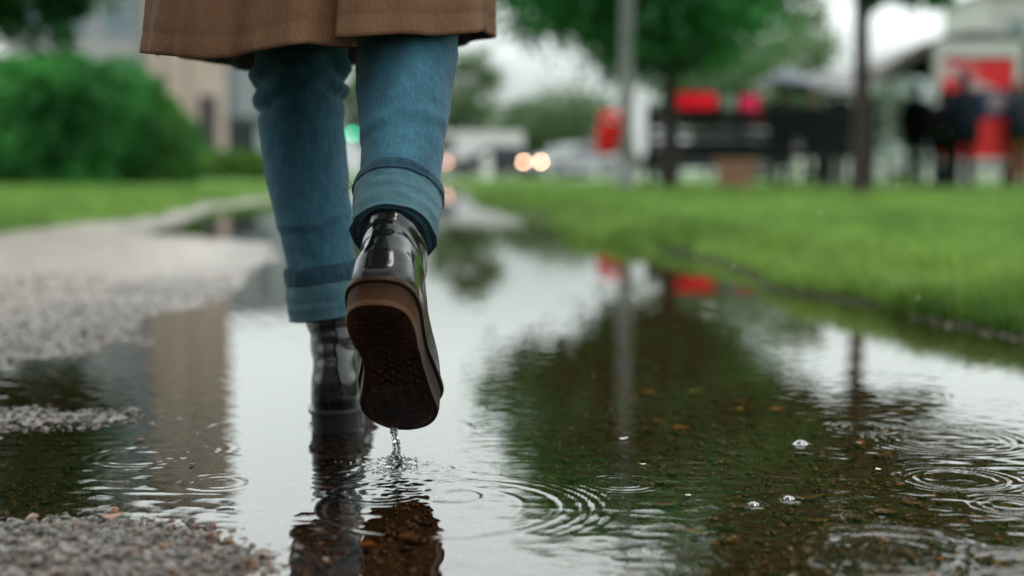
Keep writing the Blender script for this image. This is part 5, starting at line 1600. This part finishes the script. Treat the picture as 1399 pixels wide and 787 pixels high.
def bush(name, base, size, n, leaf, mat, label, cat, seed, group=None, pw=3.0):
    t = empty(name, base, label, cat, group)
    g = np.random.default_rng(seed)
    # leaves sit in a lumpy shell with a filled heart
    d = g.normal(size=(n, 3)); d[:, 2] = np.abs(d[:, 2]) * 1.0
    d /= (np.abs(d) ** pw).sum(1)[:, None] ** (1 / pw)
    lump = 1 + .26 * fbm(d[:, 0] * 2.6 * size[0] / 2, d[:, 1] * 2.6, d[:, 2] * 2.6, seed=seed)
    r = g.uniform(.70, 1.0, n) ** .5 * lump
    C = d * r[:, None] * np.array(size)
    tone = np.clip(.40 + .85 * fbm(C[:, 0] * 1.2, C[:, 1] * 1.2, C[:, 2] * 1.5, seed=seed + 2) + .12 * g.normal(size=n), 0, 1)
    V, F, tn = leaf_cloud(C, None, tone, leaf, seed + 1)
    obj('foliage', mesh_np('foliage', V, F, False, attrs={'tone': tn}), mat, t)
    mb = MB()
    for i in range(14):
        x_, y_ = g.uniform(-.8, .8) * size[0], g.uniform(-.6, .6) * size[1]
        mb.tube([(x_ * .8, y_ * .8, 0), (x_, y_, size[2] * .45), (x_ * 1.05, y_ * 1.1, size[2] * .85)], [.05, .035, .012], 6)
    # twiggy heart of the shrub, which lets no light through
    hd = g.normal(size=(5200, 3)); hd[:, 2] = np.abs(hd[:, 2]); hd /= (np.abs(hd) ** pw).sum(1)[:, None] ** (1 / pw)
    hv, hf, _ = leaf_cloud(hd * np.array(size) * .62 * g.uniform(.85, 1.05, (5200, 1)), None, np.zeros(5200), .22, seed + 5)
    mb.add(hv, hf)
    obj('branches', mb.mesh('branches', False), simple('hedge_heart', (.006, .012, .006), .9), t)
    return t

p0, p1 = at(-160, 200, 25.5), at(250, 200, 25.5)
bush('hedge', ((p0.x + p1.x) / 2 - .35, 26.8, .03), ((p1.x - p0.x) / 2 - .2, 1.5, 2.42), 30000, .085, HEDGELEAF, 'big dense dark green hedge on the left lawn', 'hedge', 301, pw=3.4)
p = at(222, 200, 26.2)
bush('shrub', (p.x - .1, 26.6, .03), (.62, .8, 1.55), 6500, .075, leaf_mat('shrub_leaves', (.03, .12, .026), (.10, .28, .05), .35), 'lighter rounded shrub at the right end of the hedge', 'shrub', 311, pw=2.4)
p = at(315, 240, 40)
bush('shrub', (p.x + .2, 40, .03), (1.7, 1.0, .85), 7000, .09, FRESH, 'low fresh green shrub behind the left leg of the walker', 'shrub', 321, pw=2.2)
p = at(262, 180, 58)
bush('shrub', (p.x, 56.5, .03), (1.1, .9, 2.6), 4000, .12, HEDGELEAF, 'dark shrub in front of the beige building', 'shrub', 331, pw=2.2)

# unseen tree, added to shade the walker's left and darken the boots' reflections
tree('added_shade_tree', (-3.1, -.4, .03), 2.3, .14, (1.75, 1.0, 3.35), (1.75, 1.9, 1.0), 90, 130, .38, .075, DARKLEAF, 'unseen leafy tree added above the view to shade the left side and darken the boots', 171, group=None)
# ------------------------------------------------------------------ things lying on and under the water
def leaf_obj(name, p, ln, wd, mat, label, group, seed, z=None, curl=.25):
    g = np.random.default_rng(seed)
    n = 9
    V, Q = [], []
    for i in range(n):
        f_ = i / (n - 1)
        w_ = wd * math.sin(math.pi * min(1, f_ * .93 + .05)) ** .8 * (1 + .2 * g.normal() * .5)
        y_ = (f_ - .5) * ln
        zc = curl * ln * (f_ - .5) ** 2
        V += [(-w_ / 2, y_, zc + curl * .25 * wd), (0, y_, zc), (w_ / 2, y_, zc + curl * .25 * wd)]
        if i:
            b = (i - 1) * 3
            Q += [(b, b + 1, b + 4, b + 3), (b + 1, b + 2, b + 5, b + 4)]
    me = mesh_np(name, np.array(V), np.array(Q), True)
    o = obj(name, me, mat)
    o.location = p; o.rotation_euler = (g.uniform(-.15, .15), g.uniform(-.15, .15), g.uniform(0, 6.28))
    so = o.modifiers.new('thickness', 'SOLIDIFY'); so.thickness = .0004
    return tag(o, label, 'leaf' if 'leaf' in name else 'petal', group)

LF_BROWN = simple('brown_leaf', (.34, .15, .07), .45, .35, 120)
LF_ORANGE = simple('orange_leaf', (.60, .22, .075), .45, .3, 120)
LF_YELLOW = simple('yellow_leaf', (.62, .42, .12), .45, .3, 120)
LF_DARK = simple('dark_leaf', (.050, .026, .018), .4, .35, 120)
LF_WHITE = simple('white_petal', (.80, .80, .76), .4, .05, 80)
under = [(445, 668, 'O'), (735, 478, 'B'), (886, 537, 'O'), (832, 552, 'B'), (950, 535, 'Y'), (1010, 560, 'Y'), (930, 585, 'O'), (952, 594, 'B'), (900, 660, 'D'), (950, 728, 'B'), (1175, 606, 'O'), (1205, 622, 'B'), (1118, 712, 'O'), (1210, 700, 'B'),
         (1010, 548, 'B'), (760, 690, 'D'), (1320, 628, 'B'), (1250, 640, 'D'), (880, 500, 'B'), (970, 470, 'O'), (1020, 520, 'B'), (905, 690, 'B'), (500, 745, 'O'), (560, 735, 'B'), (1290, 740, 'D'), (1105, 680, 'B'), (1060, 560, 'O')]
gu = np.random.default_rng(77)
for i in range(44):
    under.append((float(gu.uniform(745, 1385)), float(gu.uniform(480, 782)), 'BDDBDO'[int(gu.integers(0, 6))]))
words = {'O': ('orange', LF_ORANGE), 'B': ('brown', LF_BROWN), 'Y': ('yellowish', LF_YELLOW), 'D': ('dark brown', LF_DARK)}
for i, (px, py, c) in enumerate(under):
    q = on_ground(px, py)
    ap = Vector((q.x, q.y, 0))
    d = (ap - Vector((0, 0, CAM_H))).normalized()
    zb = float(ground_z(np.array([q.x]), np.array([q.y]))[0]) + .004
    zb = min(zb, -.003)
    hit = ap + d * (zb / d.z)
    leaf_obj('sunken_leaf', hit, *((random.uniform(.018, .034), random.uniform(.012, .021)) if i < 27 else (random.uniform(.008, .020), random.uniform(.006, .013))), words[c][1], words[c][0] + ' leaf lying on the stony bottom under the dark water', 'leaves on the bottom of the puddle, ' + words[c][0], 500 + i)
flt = [(852, 601, 'white petal floating left of the dark reflection near the pole line', .010, LF_WHITE), (940, 679, 'white petal floating on the dark water below the tree reflection', .009, LF_WHITE), (1200, 643, 'small white petal floating left of the big far rain ring', .007, LF_WHITE), (878, 636, 'tiny white petal floating between the two larger petals', .006, LF_WHITE)]
for i, (px, py, lb, ln, mt) in enumerate(flt):
    q = on_ground(px, py); leaf_obj('floating_petal', (q.x, q.y, .0016), ln, ln * .6, mt, lb, 'white petals on the water', 600 + i)
for i, (px, py, lb, ln, mt) in enumerate([(154, 706, 'curled rusty brown leaf on the gravel at lower left', .020, LF_BROWN), (222, 732, 'dark wet leaf lying at the edge of the lower left gravel', .016, LF_DARK), (308, 690, 'dark scrap of leaf floating left of the reflected boot', .016, LF_DARK), (262, 634, 'small dark scrap floating on the pale water left of the planted boot', .009, LF_DARK), (190, 600, 'small brown leaf on the reflection of the beige building', .012, LF_BROWN)]):
    q = on_ground(px, py); zz = max(.0016, float(ground_z(np.array([q.x]), np.array([q.y]))[0]) + .006)
    q = on_ground(px, py, zz)
    leaf_obj('fallen_leaf', q, ln, ln * .55, mt, lb, 'leaves on the surface', 650 + i, curl=.3)
q = on_ground(125, 718)
mb = MB(); mb.tube([(q.x - .014, q.y + .010, .007), (q.x - .004, q.y + .002, .012), (q.x + .008, q.y - .006, .010), (q.x + .020, q.y - .010, .006)], [.0012, .0014, .0012, .0006], 7)
mb.tube([(q.x + .002, q.y - .002, .011), (q.x + .006, q.y + .004, .018)], [.0009, .0005], 6)
tag(mb.build('twig', LF_DARK, None, True), 'short brown forked twig lying on the lower left gravel', 'twig')

# clear water: bubbles, drops and the splash under the lifted boot
m, nt, out = new_mat('clear_water'); N = NT(nt)
b = N.bsdf((.97, .99, .99), .02, N.bump(N.noise(N.coord('Object'), 120, 2), .1, .002), out); b.inputs['Transmission Weight'].default_value = 1.0; b.inputs['IOR'].default_value = 1.33
CLEAR = m
m, nt, out = new_mat('bubble_film'); N = NT(nt)
g_ = N.n('ShaderNodeBsdfGlossy'); g_.inputs['Roughness'].default_value = .03
tr = N.n('ShaderNodeBsdfTransparent')
lw = N.n('ShaderNodeLayerWeight'); lw.inputs[0].default_value = .45
mx = N.n('ShaderNodeMixShader'); N.set(mx.inputs[0], N.math('MULTIPLY', lw.outputs['Facing'], .9))
nt.links.new(tr.outputs[0], mx.inputs[1]); nt.links.new(g_.outputs[0], mx.inputs[2]); nt.links.new(mx.outputs[0], out.inputs[0])
FILM = m
for i, (px, py, r_, lb) in enumerate([(1094, 607, .0068, 'largest clear bubble on the dark water below the reflected thin trunk'), (1078, 682, .0045, 'small flat bubble left of the big near rain ring'), (1030, 690, .0042, 'small flat bubble left of another by the near rain ring')]):
    q = on_ground(px, py)
    mb = MB(); mb.lathe([(r_ * 1.6, 0.0004), (r_ * 1.15, r_ * .08), (r_, r_ * .2), (r_ * .88, r_ * .36), (r_ * .62, r_ * .54), (r_ * .3, r_ * .63), (0, r_ * .65)], n=26, cap=False)
    o = mb.build('bubble', FILM, None, True); o.location = (q.x, q.y, .0003); tag(o, lb, 'bubble', 'bubbles on the puddle')
toe = MR @ Vector((-.006, .252, .006))
q = Vector((toe.x - .004, toe.y - .006, 0))
ws = empty('water_splash', (q.x, q.y, 0), 'thin stream of water dripping from the lifted boot into the puddle', 'splash')
mb = MB(); h = toe.z + .004
g = np.random.default_rng(12)
zz = np.linspace(.002, h, 26)
pts = [(.0028 * math.sin(f_ * 130) + .004 * f_ / h + .0012 * g.normal(), .0015 * g.normal(), f_) for f_ in zz]
rad = [.0026 + .0055 * math.exp(-f_ / .006) + .0013 * abs(math.sin(f_ * 190 + .5)) + .0012 * max(0, (f_ - h * .7) / h) for f_ in zz]
mb.tube(pts, rad, 12); mb.build('stream', CLEAR, ws, True)
mb = MB()
for i in range(90):
    a = g.uniform(0, 6.28); r_ = abs(g.normal()) * .019 + .004; s_z = g.uniform(.0012, .0042) * math.exp(-r_ / .03)
    mb.sphere((r_ * math.cos(a) * 1.25, r_ * math.sin(a), .001 + .010 * math.exp(-r_ / .012) * g.random()), (s_z * 1.2, s_z * 1.2, s_z), 9, 6)
mb.build('splash_crown', CLEAR, ws, True)
d_ = MR @ Vector((.0075, .098, .0005))
mb = MB(); mb.sphere((0, 0, 0), .0032, 14, 10)
o = mb.build('water_drop', CLEAR, None, True); o.location = at(545, 471, d_.y - .004); tag(o, 'round clear drop hanging in front of the sole of the lifted boot', 'water drop')
for i, (px, py, Y, lb) in enumerate([(1121, 290, 2.3, 'falling raindrop in front of the right lawn left of the thin trunk'), (1003, 362, 2.2, 'falling raindrop in front of the grass edge above the water'), (868, 242, 2.4, 'falling raindrop in front of the lamp post foot'), (1254, 406, 2.0, 'falling raindrop in front of the tall grass at right'), (746, 193, 2.4, 'falling raindrop in front of the headlights'), (660, 470, 1.9, 'falling raindrop above the pale water right of the boot')]):
    mb = MB(); mb.sphere((0, 0, 0), (.0012, .0012, .0017), 10, 8)
    o = mb.build('raindrop', CLEAR, None, True); o.location = at(px, py, Y); tag(o, lb, 'raindrop', 'falling raindrops')
